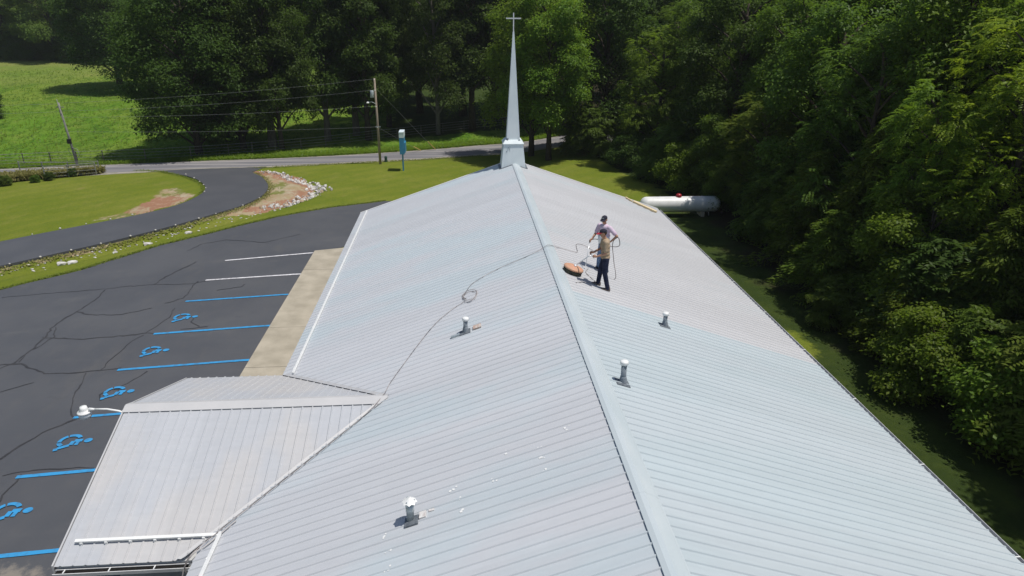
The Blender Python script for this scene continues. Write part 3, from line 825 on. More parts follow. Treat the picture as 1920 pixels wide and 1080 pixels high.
MB().tube([(-.3, -.36, 1.12), (-.28, -.36, 1.25)], .05, 8).build('bolt', M['pvc'], st)
MB().tube([(.24, -.38, 1.14), (.34, -.38, 1.16)], .035, 8).build('bolt', M['pvc'], st)
mb = MB().box((0, 0, 6.52), (.05, .05, .85)).box((0, -.003, 6.70), (.70, .048, .055)); mb.build('cross', M['white_cap'], st)

# ------------------------------------------------------------------ roof vents
def plumbing_vent(x, y, h, label, extra=False):
    z = roofz(x); t = empty('vent_pipe', (x, y, z)); tag(t, label, 'vent', 'plumbing vents on the church roof')
    s = 1 if x > 0 else -1; tilt = Matrix.Rotation(math.atan(PT)*s, 3, 'Y')
    MB().tube([(0, 0, -.1), (0, 0, h)], .058, 14).build('pipe', M['pvc'], t, True)
    MB().lathe([(.10, -.08), (.085, .05), (.068, .12), (.064, .15)], 14).build('boot', M['pvc'], t, True)
    mb = MB().box((-.02, -.05, .016), (.30, .26, .02), tilt); mb.build('flashing', M['flash'], t)
    MB().lathe([(.07, h-.03), (.088, h-.02), (.088, h+.035), (.07, h+.055), (.02, h+.062)], 16).build('cap', M['white_cap'], t, True)
    if extra:
        MB().box((.30, .03, -.10*0-.0+.30*PT+.03), (.22, .2, .03), Matrix.Rotation(-math.atan(PT), 3, 'Y')).build('patch', M['rust'], t)
        MB().box((-.27, -.1, -.27*PT+.03), (.24, .08, .05), Matrix.Rotation(-math.atan(PT), 3, 'Y')).build('strap', M['galv'], t)
plumbing_vent(-2.58, 16.3, .36, 'white capped vent pipe with rusty flashing on the left slope beside the coiled hose', True)
plumbing_vent(2.845, 16.55, .34, 'small white capped vent pipe low on the right slope, nearest the right eave')
plumbing_vent(.66, 12.28, .45, 'tall white capped vent pipe close to the ridge on the right slope')
x, y = -3.62, 9.55; t = empty('flue_vent', (x, y, roofz(x))); tag(t, 'galvanised flue vent with a conical rain cap on the left slope', 'vent')
MB().tube([(0, 0, -.1), (0, 0, .20), (0, 0, .21), (0, 0, .36)], [.066, .066, .074, .074], 14).build('pipe', M['galv'], t, True)
mb = MB().lathe([(.075, .36), (.08, .37)], 12); 
for k in range(3):
    a = 2.1*k; mb.box((.085*math.cos(a), .085*math.sin(a), .40), (.02, .02, .1))
mb.build('collar', M['galv'], t)
mb = MB(); n = 8; V = [(0, 0, .49)]
for k in range(n*2):
    a = math.pi*k/n; r = .135 if k % 2 == 0 else .11; V.append((r*math.cos(a), r*math.sin(a), .405 if k % 2 == 0 else .418))
Fq = [(0, 1+k, 1+(k+1) % (2*n)) for k in range(2*n)]
V += [(0, 0, .47)]; Fq += [(17, 1+(k+1) % (2*n), 1+k) for k in range(2*n)]
mb.add(V, Fq); mb.build('rain_cap', M['white_cap'], t)
tl = Matrix.Rotation(-math.atan(PT), 3, 'Y')
MB().box((.02, -.05, .03), (.24, .22, .03), tl).build('boot', M['flash'], t)
MB().box((.21, .03, .09), (.12, .16, .03), tl).build('sealant', M['sealant'], t)
MB().box((.36, .09, .135), (.10, .05, .012), tl).build('sealant', M['sealant'], t)

# ------------------------------------------------------------------ security light on portico
t = empty('security_light', (PX-.05, 14.1, 4.2)); tag(t, 'white security light on a short arm at the portico peak', 'lamp')
MB().tube([(.02, 0, 0), (-.1, 0, .06), (-.35, 0, .12), (-.62, 0, .13)], .024, 8).build('arm', M['white_cap'], t, True)
MB().box((.015, 0, 0), (.03, .12, .2)).build('bracket', M['white_cap'], t)
MB().lathe([(.0, .16), (.07, .15), (.085, .08), (.085, .04), (.145, .025), (.155, .0), (.145, -.01), (.075, .01)], 18, (-.86, 0, .06)).tube([(-.62, 0, .13), (-.74, 0, .13)], [.024, .045], 8).build('housing', M['white_cap'], t, True)
MB().lathe([(.13, .0), (.138, -.05), (.125, -.11), (.08, -.14), (.02, -.145)], 18, (-.86, 0, .048)).build('lens', M['glass'], t, True)

# ------------------------------------------------------------------ lumber, tank
t = empty('lumber', (6.75, 33.5, roofz(6.75))); tag(t, 'short nailed piece of new lumber lying near the right eave', 'lumber')
a, b_ = Vector((6.28, 33.9, roofz(6.28)+.075)), Vector((7.3, 33.08, roofz(7.3)+.075))
def board(p, q, w, h, name):
    d = (q-p); L = d.length; rot = d.to_track_quat('X', 'Z').to_matrix()
    o = MB().box((0, 0, 0), (L, w, h)).build(name, M['lumber'], t); 
    o.matrix_parent_inverse = Matrix.Translation(-t.location); o.matrix_basis = Matrix.Translation((p+q)/2) @ rot.to_4x4()
board(a, b_, .14, .09, 'board'); board(a+Vector((-.06, .02, 0)), a+Vector((-.28, .55, .07)), .05, .09, 'board')

t = empty('propane_tank', (12.3, 44.4, 0)); tag(t, 'long white propane tank with a red dome lid beside the woods', 'tank')
r = .53; zc = .78; L = 2.35
pts = []; rs = []
for k in range(7): a = math.pi/2*k/6; pts.append((-L-r*.85*math.cos(a), 0, zc)); rs.append(max(.02, r*math.sin(a)))
for k in range(7): a = math.pi/2*(1-k/6); pts.append((L+r*.85*math.cos(a), 0, zc)); rs.append(max(.02, r*math.sin(a)))
MB().tube(pts, rs, 28).build('tank_body', M['tank'], t, True)
MB().lathe([(.20, .45), (.20, .60), (.17, .68), (.10, .73), (.02, .745)], 18, (-.15, 0, zc)).build('dome_lid', M['red'], t, True)
for x in (-1.5, 1.5):
    MB().box((x, 0, .17), (.22, .95, .34)).build('support', M['concrete'], t)
    MB().tube([(x*.97, 0, zc+.45), (x*.97, 0, zc+r+.05)], .02, 6).build('lifting_lug', M['tank'], t)
MB().tube([(1.9, -.42, .4), (1.9, -.5, .1)], .03, 6).build('drain_pipe', M['steel'], t)

# ------------------------------------------------------------------ hose across the roof
def on_roof(p, h=.03):
    x, y = p[0], p[1]; z = roofz(x)
    if x < -4.46:
        z = max(z, pz(y) if PX < x and yn_e < y < yf_e else z)
    return (x, y, z+h)
pts = [(-7.95, 10.35, 2.9), (-7.9, 10.45, 3.22)]+[on_roof(p, .045) for p in ((-7.45, 11.05), (-6.39, 12.1), (-5.45, 13.05), (-4.85, 13.75))]+[on_roof(p, .06) for p in ((-4.55, 14.3),)]+[on_roof(p) for p in ((-4.42, 14.91), (-3.77, 16.64), (-3.36, 17.51), (-2.91, 18.06), (-2.70, 18.2))]
coil = [on_roof((-2.43+.21*math.cos(a)*(1+.1*math.sin(3*a)), 18.45+.34*math.sin(a)+.03*k/4, 0), .03+.004*(k % 5)) for k, a in enumerate(np.linspace(3.6, 3.6+4.2*math.pi, 36))]
pts2 = [on_roof(p) for p in ((-2.62, 18.6), (-2.5, 19.11), (-2.26, 19.55), (-1.5, 19.98), (-.39, 20.25))]+[(0.0, 20.4, ZR+.075), (.12, 20.5, ZR+.085), (.4, 20.85, roofz(.4)+.05)]+[on_roof(p) for p in ((.96, 20.95), (1.16, 21.1), (1.22, 21.6), (1.3, 22.05), (1.6, 22.2), (1.9, 21.7), (2.0, 21.0))]
h_ = smooth_line(pts+coil+pts2, 5)
o = MB().tube(h_, .0075, 6).build('pressure_hose', M['hose'], smooth=True)
tag(o, 'thin pressure hose snaking over the roof with a coil halfway', 'hose')
vh = smooth_line([(-8.05, 10.3, 2.2), (-8.02, 10.36, 2.9), (-7.85, 10.5, 3.24)]+[on_roof(p, .04) for p in ((-7.6, 10.72), (-7.2, 11.18))], 6)
tag(MB().tube(vh, .014, 6).build('garden_hose', M['hose_pale'], smooth=True), 'pale hose looping down over the eave where portico meets main roof', 'hose')
tag(MB().tube(smooth_line([on_roof(p, .02) for p in ((.58, 17.88), (.8, 18.1), (1.0, 18.2), (1.3, 18.4), (1.1, 19.1), (1.25, 19.6))], 6), .012, 6).build('washer_hose', M['hose_pale'], smooth=True), 'short pale hose on the roof by the boots of the man in tan', 'hose')

# surface cleaner
DC = Vector((.60, 18.75, roofz(.60)))
t = empty('surface_cleaner', DC); tag(t, 'orange round surface cleaner with a long handle standing by the ridge', 'surface cleaner')
t.rotation_euler = (0, math.atan(PT), 0)
MB().lathe([(.30, .13), (.31, .15), (.30, .18), (.24, .205), (.10, .215), (.02, .216)], 26).build('deck', M['orange'], t, True)
MB().lathe([(.285, .02), (.295, .12), (.28, .13), (.02, .13)], 26).build('brush_skirt', M['brush'], t, True)
MB().lathe([(.05, .20), (.05, .26), (.02, .27)], 10, (.02, 0, 0)).build('swivel', M['wand'], t, True)
for a in (.3, 2.4, 4.5): MB().tube([(.27*math.cos(a), .27*math.sin(a)-.02, .035), (.27*math.cos(a), .27*math.sin(a)+.02, .035)], .035, 10).build('caster', M['black'], t)

# ------------------------------------------------------------------ people
def capsule(mb, p, q, r1, r2, n=12):
    p, q = Vector(p), Vector(q); d = (q-p); L = d.length; d = d/L if L > 1e-6 else Vector((0, 0, 1))
    P, Rr = [], []
    for k in range(5):
        a = math.pi/2*k/4; P.append(p-d*r1*math.cos(a)); Rr.append(max(.0015, r1*math.sin(a)))
    for k in range(5):
        a = math.pi/2*(1-k/4); P.append(q+d*r2*math.cos(a)); Rr.append(max(.0015, r2*math.sin(a)))
    mb.tube(P, Rr, n)
def ell(mb, c, r, rot=None):
    V, F = [], []; n, m_ = 16, 9
    for i in range(m_+1):
        a = math.pi*i/m_
        for k in range(n):
            b = 2*math.pi*k/n; s = max(.02, math.sin(a))
            v = Vector((r[0]*s*math.cos(b), r[1]*s*math.sin(b), r[2]*math.cos(a)))
            if rot is not None: v = rot @ v
            V.append(v+Vector(c))
    for i in range(m_):
        for k in range(n): F.append((i*n+k, (i+1)*n+k, (i+1)*n+(k+1) % n, i*n+(k+1) % n))
    F.append(tuple(range(n))); F.append(tuple(m_*n+k for k in range(n-1, -1, -1)))
    mb.add(V, F)
def remesh(mb, name, m, parent, voxel, it=2):
    o = mb.build(name, m)
    bm = bmesh.new(); bm.from_mesh(o.data); bmesh.ops.recalc_face_normals(bm, faces=bm.faces[:]); bm.to_mesh(o.data); bm.free()
    md = o.modifiers.new('r', 'REMESH'); md.mode = 'VOXEL'; md.voxel_size = voxel; md.use_smooth_shade = True
    if it:
        s_ = o.modifiers.new('s', 'SMOOTH'); s_.iterations = it; s_.factor = .5
    dg = bpy.context.evaluated_depsgraph_get(); dg.update()
    me = bpy.data.meshes.new_from_object(o.evaluated_get(dg)); old = o.data
    o.modifiers.clear(); o.data = me; bpy.data.meshes.remove(old); me.name = name
    if not me.materials: me.materials.append(m)
    me.polygons.foreach_set('use_smooth', [True]*len(me.polygons))
    if parent: o.parent = parent
    return o

M['skin'] = mat('skin', (.48, .27, .18), (.42, .22, .14), 9, .5, .35)
M['tan_shirt'] = mat('tan_shirt', (.44, .335, .235), (.36, .27, .18), 9, .9, .1, .4, 18)
M['pink_shirt'] = mat('pink_shirt', (.68, .58, .68), (.58, .44, .55), 4, .9, .1, .4, 18)
M['white_cloth'] = mat('white_cloth', (.76, .80, .82), (.66, .70, .74), 7, .9, .1, .4, 18)
M['navy'] = mat('dark_jeans', (.018, .022, .045), (.032, .038, .07), 12, .9, .1, .4, 22)
M['denim'] = mat('blue_denim', (.10, .17, .30), (.22, .30, .42), 22, .9, .1, .4, 22)
M['boot'] = mat('brown_boot', (.20, .16, .14), (.11, .09, .08), 10, .7, .2)
M['shoe'] = mat('black_shoe', (.025, .025, .03), None, rough=.6)
M['capdark'] = mat('dark_cap', (.022, .022, .038), None, rough=.8)
M['capred'] = mat('red_bill', (.40, .03, .05), None, rough=.7)
M['capwhite'] = mat('cap_patch', (.7, .7, .7), None, rough=.7)
M['hair'] = mat('brown_hair', (.05, .032, .02), None, rough=.7)

def hand(mb, wr, d, palm, thumb):
    """wrist point, finger direction, palm normal, thumb direction: palm, four bent fingers and a thumb closed round a bar"""
    d, palm, thumb = Vector(d).normalized(), Vector(palm).normalized(), Vector(thumb).normalized()
    wr = Vector(wr)
    for s in (-1, 0, 1): capsule(mb, wr+thumb*.022*s*.6, wr+d*.075+thumb*.026*s, .016, .015, 8)
    for i, (o, l) in enumerate(((.032, .9), (.011, 1.0), (-.011, .95), (-.031, .78))):
        k0 = wr+d*.083+thumb*o; k1 = k0+(d*.75+palm*.65).normalized()*.036*l; k2 = k1+(palm*.95-d*.25).normalized()*.028*l; k3 = k2+(palm*.3-d*.95).normalized()*.02*l
        capsule(mb, k0, k1, .0105, .0095, 7); capsule(mb, k1, k2, .0095, .009, 7); capsule(mb, k2, k3, .009, .0075, 7)
    t0 = wr+d*.03+thumb*.03; t1 = t0+(thumb*.7+d*.6+palm*.4).normalized()*.036; t2 = t1+(d*.55+palm*.85-thumb*.2).normalized()*.03
    capsule(mb, t0, t1, .013, .011, 7); capsule(mb, t1, t2, .011, .009, 7)

def person(name, loc, rz, pose, label, look):
    """local frame: +x ahead, +y to the person's left, +z up; origin between the feet"""
    t = empty('person', loc, rz); tag(t, label, 'person', None)
    J = {k: Vector(v) for k, v in pose.items()}
    b = MB()
    # head with jaw, nose, ears
    hq = Matrix.Rotation(pose_yaw[name], 3, 'Z') @ Matrix.Rotation(pose_pitch[name], 3, 'Y')
    hc = J['head']
    ell(b, hc+hq @ Vector((-.005, 0, .025)), (.098, .078, .105), hq)
    ell(b, hc+hq @ Vector((.028, 0, -.05)), (.062, .056, .072), hq)
    capsule(b, hc+hq @ Vector((.09, 0, .012)), hc+hq @ Vector((.108, 0, -.028)), .010, .016, 8)
    capsule(b, hc+hq @ Vector((.078, -.02, -.064)), hc+hq @ Vector((.078, .02, -.064)), .010, .010, 8)
    for s in (-1, 1): ell(b, hc+hq @ Vector((-.008, s*.08, -.005)), (.022, .01, .032), hq)
    capsule(b, J['neck'], hc+Vector((-.01, 0, -.06)), .058, .052)
    # trunk
    capsule(b, J['pelvis'], J['belly'], .125, .12); capsule(b, J['belly'], J['chest'], .12, .13); capsule(b, J['chest'], J['neck'], .11, .06)
    for s in ('l', 'r'):
        capsule(b, J['chest']+Vector((0, 0, .08)), J['sh_'+s], .08, .06)
        capsule(b, J['sh_'+s], J['el_'+s], .052, .040); capsule(b, J['el_'+s], J['wr_'+s], .042, .027)
        capsule(b, J['hip_'+s], J['kn_'+s], .085, .056); capsule(b, J['kn_'+s], J['an_'+s], .056, .038)
        capsule(b, J['an_'+s]+Vector((-.03, 0, -.03)), J['an_'+s]+Vector((.15, 0, -.05)), .035, .03)
        d, p, th = look['hand_'+s]; hand(b, J['wr_'+s], d, p, th)
    body = remesh(b, 'body', M['skin'], t, .0085, 1)
    # shirt
    c = MB()
    def torso(z0, z1, w, dp, zc):  # stacked ellipsoids give width without depth
        pass
    up = (J['chest']-J['belly'])
    for k, (w, dpt) in enumerate(look['trunk']):
        f = k/(len(look['trunk'])-1); ctr = J['pelvis'].lerp(J['chest']+Vector((0, 0, .09)), f)+Vector((0, 0, .02))
        ell(c, ctr, (dpt, w, .115))
    capsule(c, J['chest']+Vector((0, 0, .1)), J['neck']+Vector((0, 0, -.02)), .10, .066)
    for s in ('l', 'r'):
        capsule(c, J['chest']+Vector((0, 0, .10)), J['sh_'+s], .085, .076)
        e = J['sh_'+s].lerp(J['el_'+s], .72); capsule(c, J['sh_'+s], e, .075, .068)
    sh = remesh(c, 'shirt', look['shirt'], t, .013, 3)
    # trousers
    c = MB()
    ell(c, J['pelvis']+Vector((0, 0, -.02)), (.125, .165, .12))
    for s in ('l', 'r'):
        end = J['an_'+s] if look['long'] else J['kn_'+s]+Vector((0, 0, -.06))
        capsule(c, J['hip_'+s], J['kn_'+s], .102, .076)
        capsule(c, J['kn_'+s], end, .075, .066 if look['long'] else .082)
    remesh(c, 'trousers', look['pants'], t, .013, 3)
    for s in ('l', 'r'):
        c = MB(); a = J['an_'+s]; sl = look['slope']
        ell(c, a+Vector((.05, 0, -.045)), (.145, .052, .048), Matrix.Rotation(-math.atan(sl), 3, 'Y')); capsule(c, a+Vector((-.035, 0, -.035)), a+Vector((-.01, 0, .06)), .052, .05)
        remesh(c, 'shoe', look['shoe'], t, .012, 2)
    # cap: crown and bill
    c = MB(); V, F = [], []; n = 18
    for i in range(7):
        a = math.pi/2*i/6
        for k in range(n):
            q = 2*math.pi*k/n; v = Vector((.108*math.cos(a)*math.cos(q)-.006, .088*math.cos(a)*math.sin(q), .085*math.sin(a)**.8+.048)); V.append(hc+hq @ v)
    for i in range(6):
        for k in range(n): F.append((i*n+k, i*n+(k+1) % n, (i+1)*n+(k+1) % n, (i+1)*n+k))
    c.add(V, F); cp = c.build('cap', M['capdark'], t, True)
    V, F = [], []
    for lv, zz in ((0, .052), (1, .044)):
        for k in range(9):
            q = -1.25+2.5*k/8; V.append(hc+hq @ Vector((.095*math.cos(q), .085*math.sin(q), zz)))
        for k in range(9):
            q = -1.25+2.5*k/8; V.append(hc+hq @ Vector((.195*math.cos(q*.62)-.0, .085*math.sin(q), zz-.02-.01*math.cos(q))))
    for k in range(8):
        F += [(k, k+9, k+10, k+1), (18+k, 19+k, 28+k, 27+k), (9+k, 27+k, 28+k, 10+k)]
    MB().add(V, F).build('bill', look['bill'], cp)
    if look.get('patch'):
        V = [hc+hq @ Vector((.104*math.cos(q), .09*math.sin(q), zz)) for zz in (.075, .105) for q in (-.35, 0, .35)]
        MB().add(V, [(0, 1, 4, 3), (1, 2, 5, 4)]).build('patch', M['capwhite'], cp)
    c = MB(); ell(c, hc+hq @ Vector((-.022, 0, .012)), (.088, .083, .075), hq); c.build('hair', M['hair'], t, True)
    for s in (-1, 1):
        c = MB(); ell(c, hc+hq @ Vector((.083, s*.031, .018)), (.012, .014, .009), hq); c.build('eye', M['capdark'], t)
    return t

pose_yaw = {'tan': .0, 'pink': .35}; pose_pitch = {'tan': .22, 'pink': .15}
sl = PT
# man in tan: facing uphill (-x), left arm and right arm forward on the handle
TL = Vector((1.45, 18.2, roofz(1.45)))
rzt = math.pi-.05
pt = dict(head=(.09, 0, 1.66), neck=(.035, 0, 1.50), chest=(.01, 0, 1.30), belly=(0, 0, 1.10), pelvis=(-.01, 0, .95),
          sh_l=(.02, .19, 1.43), el_l=(.04, .25, 1.14), wr_l=(.27, .18, 1.03), sh_r=(.03, -.19, 1.43), el_r=(.10, -.22, 1.15), wr_r=(.33, -.08, 1.07),
          hip_l=(-.01, .095, .92), kn_l=(.0, .12, .50), an_l=(-.10, .14, .085-.10*sl), hip_r=(-.01, -.095, .92), kn_r=(.09, -.11, .52), an_r=(.14, -.12, .085+.14*sl))
lt = dict(hand_l=((1, -.1, .1), (0, -.6, -.6), (.1, -.2, 1)), hand_r=((1, .2, .05), (0, .5, -.7), (.1, .2, 1)),
          trunk=[(.185, .135), (.18, .13), (.185, .13), (.195, .135), (.19, .125)], shirt=M['tan_shirt'], pants=M['navy'], long=True, shoe=M['boot'], bill=M['capred'], slope=sl)
tan = person('tan', TL, rzt, pt, 'man in a tan shirt and dark jeans holding the cleaner handle on the roof', lt)
# handle of the surface cleaner, from the swivel to both of his hands
tm = Matrix.Translation(TL) @ Matrix.Rotation(rzt, 4, 'Z')
hl = tm @ (Vector(pt['wr_l'])+Vector((.085, -.03, -.03))); hr = tm @ (Vector(pt['wr_r'])+Vector((.085, .03, -.03)))
sc = bpy.data.objects['surface_cleaner']; scm = Matrix.Translation(DC) @ Matrix.Rotation(math.atan(PT), 4, 'Y')
ti = scm.inverted()
mid = (hl+hr)/2
MB().tube([ti @ v for v in (scm @ Vector((.03, 0, .26)), scm @ Vector((.10, .02, .34)), mid+Vector((-.1, 0, -.02)), mid)], .016, 8).tube([ti @ (hl+(hl-hr)*.25), ti @ (hr+(hr-hl)*.25)], .015, 8).build('handle', M['wand'], sc, True)
# man in pink: faces the camera's left, right hand on the hip
PL = Vector((1.78, 19.9, roofz(1.78)))
rzp = math.pi+.62
fx = Vector((math.cos(rzp), math.sin(rzp), 0)); lx = Vector((-math.sin(rzp), math.cos(rzp), 0))
def sh_(f, l): return -PT*(fx.x*f+lx.x*l)
pp = dict(head=(.07, .01, 1.69), neck=(.03, 0, 1.54), chest=(.02, 0, 1.33), belly=(.03, 0, 1.12), pelvis=(0, 0, .96),
          sh_l=(.02, .205, 1.46), el_l=(-.06, .44, 1.24), wr_l=(.03, .27, 1.04), sh_r=(.03, -.205, 1.46), el_r=(.10, -.30, 1.18), wr_r=(.32, -.24, 1.05),
          hip_l=(0, .10, .93), kn_l=(.03, .13, .52), an_l=(.0, .15, .085+sh_(0, .15)), hip_r=(0, -.10, .93), kn_r=(.05, -.13, .52), an_r=(.04, -.16, .085+sh_(.04, -.16)))
lp = dict(hand_l=((.5, -.8, .0), (0, -.4, -.9), (.8, .4, .2)), hand_r=((1, .1, -.05), (0, .6, -.6), (.1, .1, 1)),
          trunk=[(.195, .165), (.20, .175), (.20, .165), (.205, .15), (.195, .13)], shirt=M['pink_shirt'], pants=M['denim'], long=True, shoe=M['shoe'], bill=M['capdark'], slope=0.0, patch=True)
pink = person('pink', PL, rzp, pp, 'man in a pale pink shirt and cap standing behind the man in tan', lp)
c = MB(); J = {k: Vector(v) for k, v in pp.items()}
for f, w, dp in ((0, .202, .180), (.5, .207, .188), (1.0, .205, .180)):
    ell(c, J['pelvis'].lerp(J['belly'], f)+Vector((.006, 0, .02)), (dp, w, .11))
remesh(c, 'apron', M['white_cloth'], pink, .013, 2)
pmx = Matrix.Translation(PL) @ Matrix.Rotation(rzp, 4, 'Z')
hand_p = pmx @ (Vector(pp['wr_r'])+Vector((.085, .0, -.03)))
wtip = Vector((1.15, 19.5, roofz(1.15)+.12))
t = empty('spray_wand', hand_p); tag(t, 'thin white spray wand held by the man in pink', 'spray wand')
dv = wtip-hand_p
MB().tube([-dv*.04, dv*.05], .018, 8).build('trigger_grip', M['black'], t); MB().tube([dv*.04, dv*.97], .012, 8).build('lance', M['wand'], t, True); MB().tube([dv*.96, dv], .014, 8).build('nozzle', M['wand'], t)
hh = [hand_p-dv*.04, pmx @ Vector((-.05, -.34, .95)), pmx @ Vector((-.32, -.05, .75)), pmx @ Vector((-.22, .42, .9)), pmx @ Vector((-.05, .50, 1.22)), pmx @ Vector((.0, .34, 1.0)), pmx @ Vector((.1, .52, .5))]
e = pmx @ Vector((.1, .6, 0)); e.z = roofz(e.x)+.02; hh.append(e)
hh += [on_roof((e.x-.5, e.y+.5)), on_roof((2.0, 21.0))]
tag(MB().tube(smooth_line(hh, 8), .012, 6).build('wand_hose', M['hose'], smooth=True), 'dark hose hanging from the hand of the man in pink', 'hose')

# ------------------------------------------------------------------ poles, wires, sign
def pole(x, y, h, lean, label, m, r=.13):
    z = tz(x, y); t = empty('utility_pole', (x, y, z)); tag(t, label, 'utility pole', 'utility poles along the road')
    MB().tube([(0, 0, -.5), (lean[0]*.5, lean[1]*.5, h*.5), (lean[0], lean[1], h)], [r, r*.85, r*.68], 10).build('pole', m, t, True)
    return t, z
P1 = (-10.47, 68.0); z1 = tz(*P1); H1 = 8.15
t, _ = pole(*P1, H1, (-.05, 0), 'brown wooden utility pole with a transformer beside the blue sign', M['wood_pole'])
MB().lathe([(.16, -.32), (.18, -.28), (.18, .28), (.15, .33), (.03, .34)], 14, (-.36, -.05, H1-1.45)).build('transformer', M['transformer'], t, True)
MB().tube([(-.05, -.1, H1-2.35), (-.45, -.12, H1-2.15), (-.75, -.13, H1-2.2)], .03, 7).build('lamp_arm', M['transformer'], t, True)
MB().lathe([(.13, -.1), (.14, -.02), (.07, .05), (.02, .06)], 12, (-.8, -.13, H1-2.2)).build('lamp_head', M['white_cap'], t, True)
for z in (H1-.12, H1-1.1, H1-2.6, H1-4.55):
    MB().lathe([(.03, -.06), (.045, -.02), (.03, .03), (.02, .07)], 8, (-.05, -.16, z)).build('insulator', M['white_cap'], t, True)
MB().box((.02, -.16, H1-4.5), (.5, .05, .06)).build('bracket', M['transformer'], t)
P2 = (-38.68, 67.2); z2 = tz(*P2); H2 = 6.25
t, _ = pole(*P2, H2, (-.42, -.1), 'grey leaning utility pole by the pipe gate at left', M['grey_pole'], .12)
MB().box((-.22, -.16, 2.75), (.3, .22, .42)).build('meter_box', M['black'], t)
MB().tube([(-.16, -.12, 2.2), (.35, -.14, 2.0), (.42, -.14, 1.5), (.0, -.13, 1.0)], .025, 6).build('conduit_loop', M['steel'], t, True)
MB().tube([(-.2, -.12, 2.2), (-.5, -.14, 2.0), (-.3, -.13, 1.4)], .02, 6).build('conduit_loop', M['steel'], t, True)
MB().tube([(-.4, -.22, 5.0), (-.42, -.22, H2+.3)], .03, 6).build('mast', M['steel'], t, True)
MB().box((-.36, -.1, H2-.4), (.7, .06, .07)).build('crossarm', M['grey_pole'], t)
def wire(a, b, sag, label, cat='power line', m='wire', r=.008, group='power lines over the road'):
    a, b = Vector(a), Vector(b)
    pts = [a.lerp(b, k/24)-Vector((0, 0, sag*4*(k/24)*(1-k/24))) for k in range(25)]
    tag(MB().tube(pts, r, 5).build('power_line', M[m], smooth=True), label, cat, group)
for k, (ha, hb, sg) in enumerate(((H1-.05, H2-.05, .25), (H1-1.05, H2-.75, .3), (H1-2.55, H2-1.3, .25), (H1-4.5, H2-2.6, .2))):
    wire((P1[0]-.05, P1[1]-.16, z1+ha), (P2[0]-.42+.05*k, P2[1]-.2, z2+hb), sg, ('topmost thin wire strung between the two utility poles', 'second wire from the top between the two poles', 'third wire from the top between the two poles', 'lowest wire strung between the two utility poles')[k])
for k, (zo, sg) in enumerate(((-.1, .5), (-.8, .6))):
    wire((P2[0]-.42, P2[1]-.2, z2+H2+zo), (-95, 66, tz(-95, 66)+7+zo), sg, ('upper wire leaving the leaning pole over the pasture', 'lower wire leaving the leaning pole over the pasture')[k])
for k, ((gx, gy), hh_) in enumerate((((-6.85, 76.3), H1-4.6), ((-5.21, 76.6), H1-.9))):
    zg = tz(gx, gy); t = empty('guy_wire', (gx, gy, zg)); tag(t, ('lower guy wire of the brown pole with a yellow guard at its foot', 'upper guy wire of the brown pole with a yellow guard at its foot')[k], 'guy wire', 'guy wires of the brown pole')
    top = Vector((P1[0]-gx, P1[1]+.1-gy, z1+hh_-zg))
    MB().tube([(0, 0, -.1), top], .012, 5).build('cable', M['wire'], t); MB().tube([top*.02, top*.02+top.normalized()*1.7], .045, 7).build('guard', M['yellow'], t)
x, y = -7.92, 64.1; t = empty('road_sign', (x, y, tz(x, y))); tag(t, 'tall blue sign seen edge-on on a thin blue post in the lawn', 'sign')
MB().box((0, 0, .8), (.13, .13, 1.9)).build('post', M['sign_blue'], t)
MB().box((0, .25, 2.37), (.42, 1.5, 1.5)).box((.05, .25, 2.2), (.5, 1.3, .9)).build('cabinet', M['sign_blue'], t)
MB().box((0, .25, 3.36), (.44, 1.52, .46)).build('cabinet_top', M['sign_white'], t)
MB().box((0, .25, 3.62), (.46, 1.56, .05)).build('cap', M['sign_white'], t)
x, y = -10.05, 69.35; tag(MB().lathe([(.14, -.1), (.14, .45), (.16, .47), (.13, .55), (.03, .6)], 10).build('utility_pedestal', M['pedestal'], loc=(x, y, tz(x, y))), 'small dark green utility pedestal at the foot of the brown pole', 'pedestal')

# pasture fence
def fence(pts, label, ph, rails, step, pm, rm, name, group=None, rr=.02, pr=.05):
    P = resample(pts, step); t = empty(name, (P[0][0], P[0][1], tz(*P[0]))); tag(t, label, 'fence', group)
    o = Vector(t.location)
    for p in P:
        z = tz(*p); q = Vector((p[0], p[1], z))-o
        MB().tube([q+Vector((0, 0, -.3)), q+Vector((0, 0, ph))], pr, 7).build('post', pm, t)
    for k, h in enumerate(rails):
        line = [Vector((p[0], p[1]-.05, tz(*p)+h))-o for p in P]
        MB().tube(line, rr if k == 0 else rr*.7, 5).build('rail', rm, t)
fence([(-60, 67.6), (-47.69, 69.9), (-43.15, 70.9), (-38.3, 71.3), (-34.38, 71.7), (-30.33, 72.9), (-26.92, 74.2), (-22.6, 76.3), (-17.73, 79.2), (-12.89, 82.6), (-7.3, 85.6), (-2.02, 88.0), (6, 91)],
      'post and rail pasture fence along the far side of the road', 1.25, (1.2, .9, .6, .3), 2.15, M['fence_post'], M['steel'], 'pasture_fence')
fence([(-43.4, 66.2), (-41, 65.6), (-38.5, 65.2), (-35.9, 65.35)], 'low pipe rail gate along the near side of the road', 1.15, (1.1, .8, .5, .2), 2.5, M['steel'], M['steel'], 'pipe_gate', 'pipe rail gates', .03)
fence([(-39.4, 62.9), (-37.8, 63.7), (-35.8, 64.5)], 'short pipe rail panel in front of the leaning pole at the lawn edge', 1.15, (1.1, .8, .5, .2), 2.1, M['steel'], M['steel'], 'pipe_gate', 'pipe rail gates', .03)

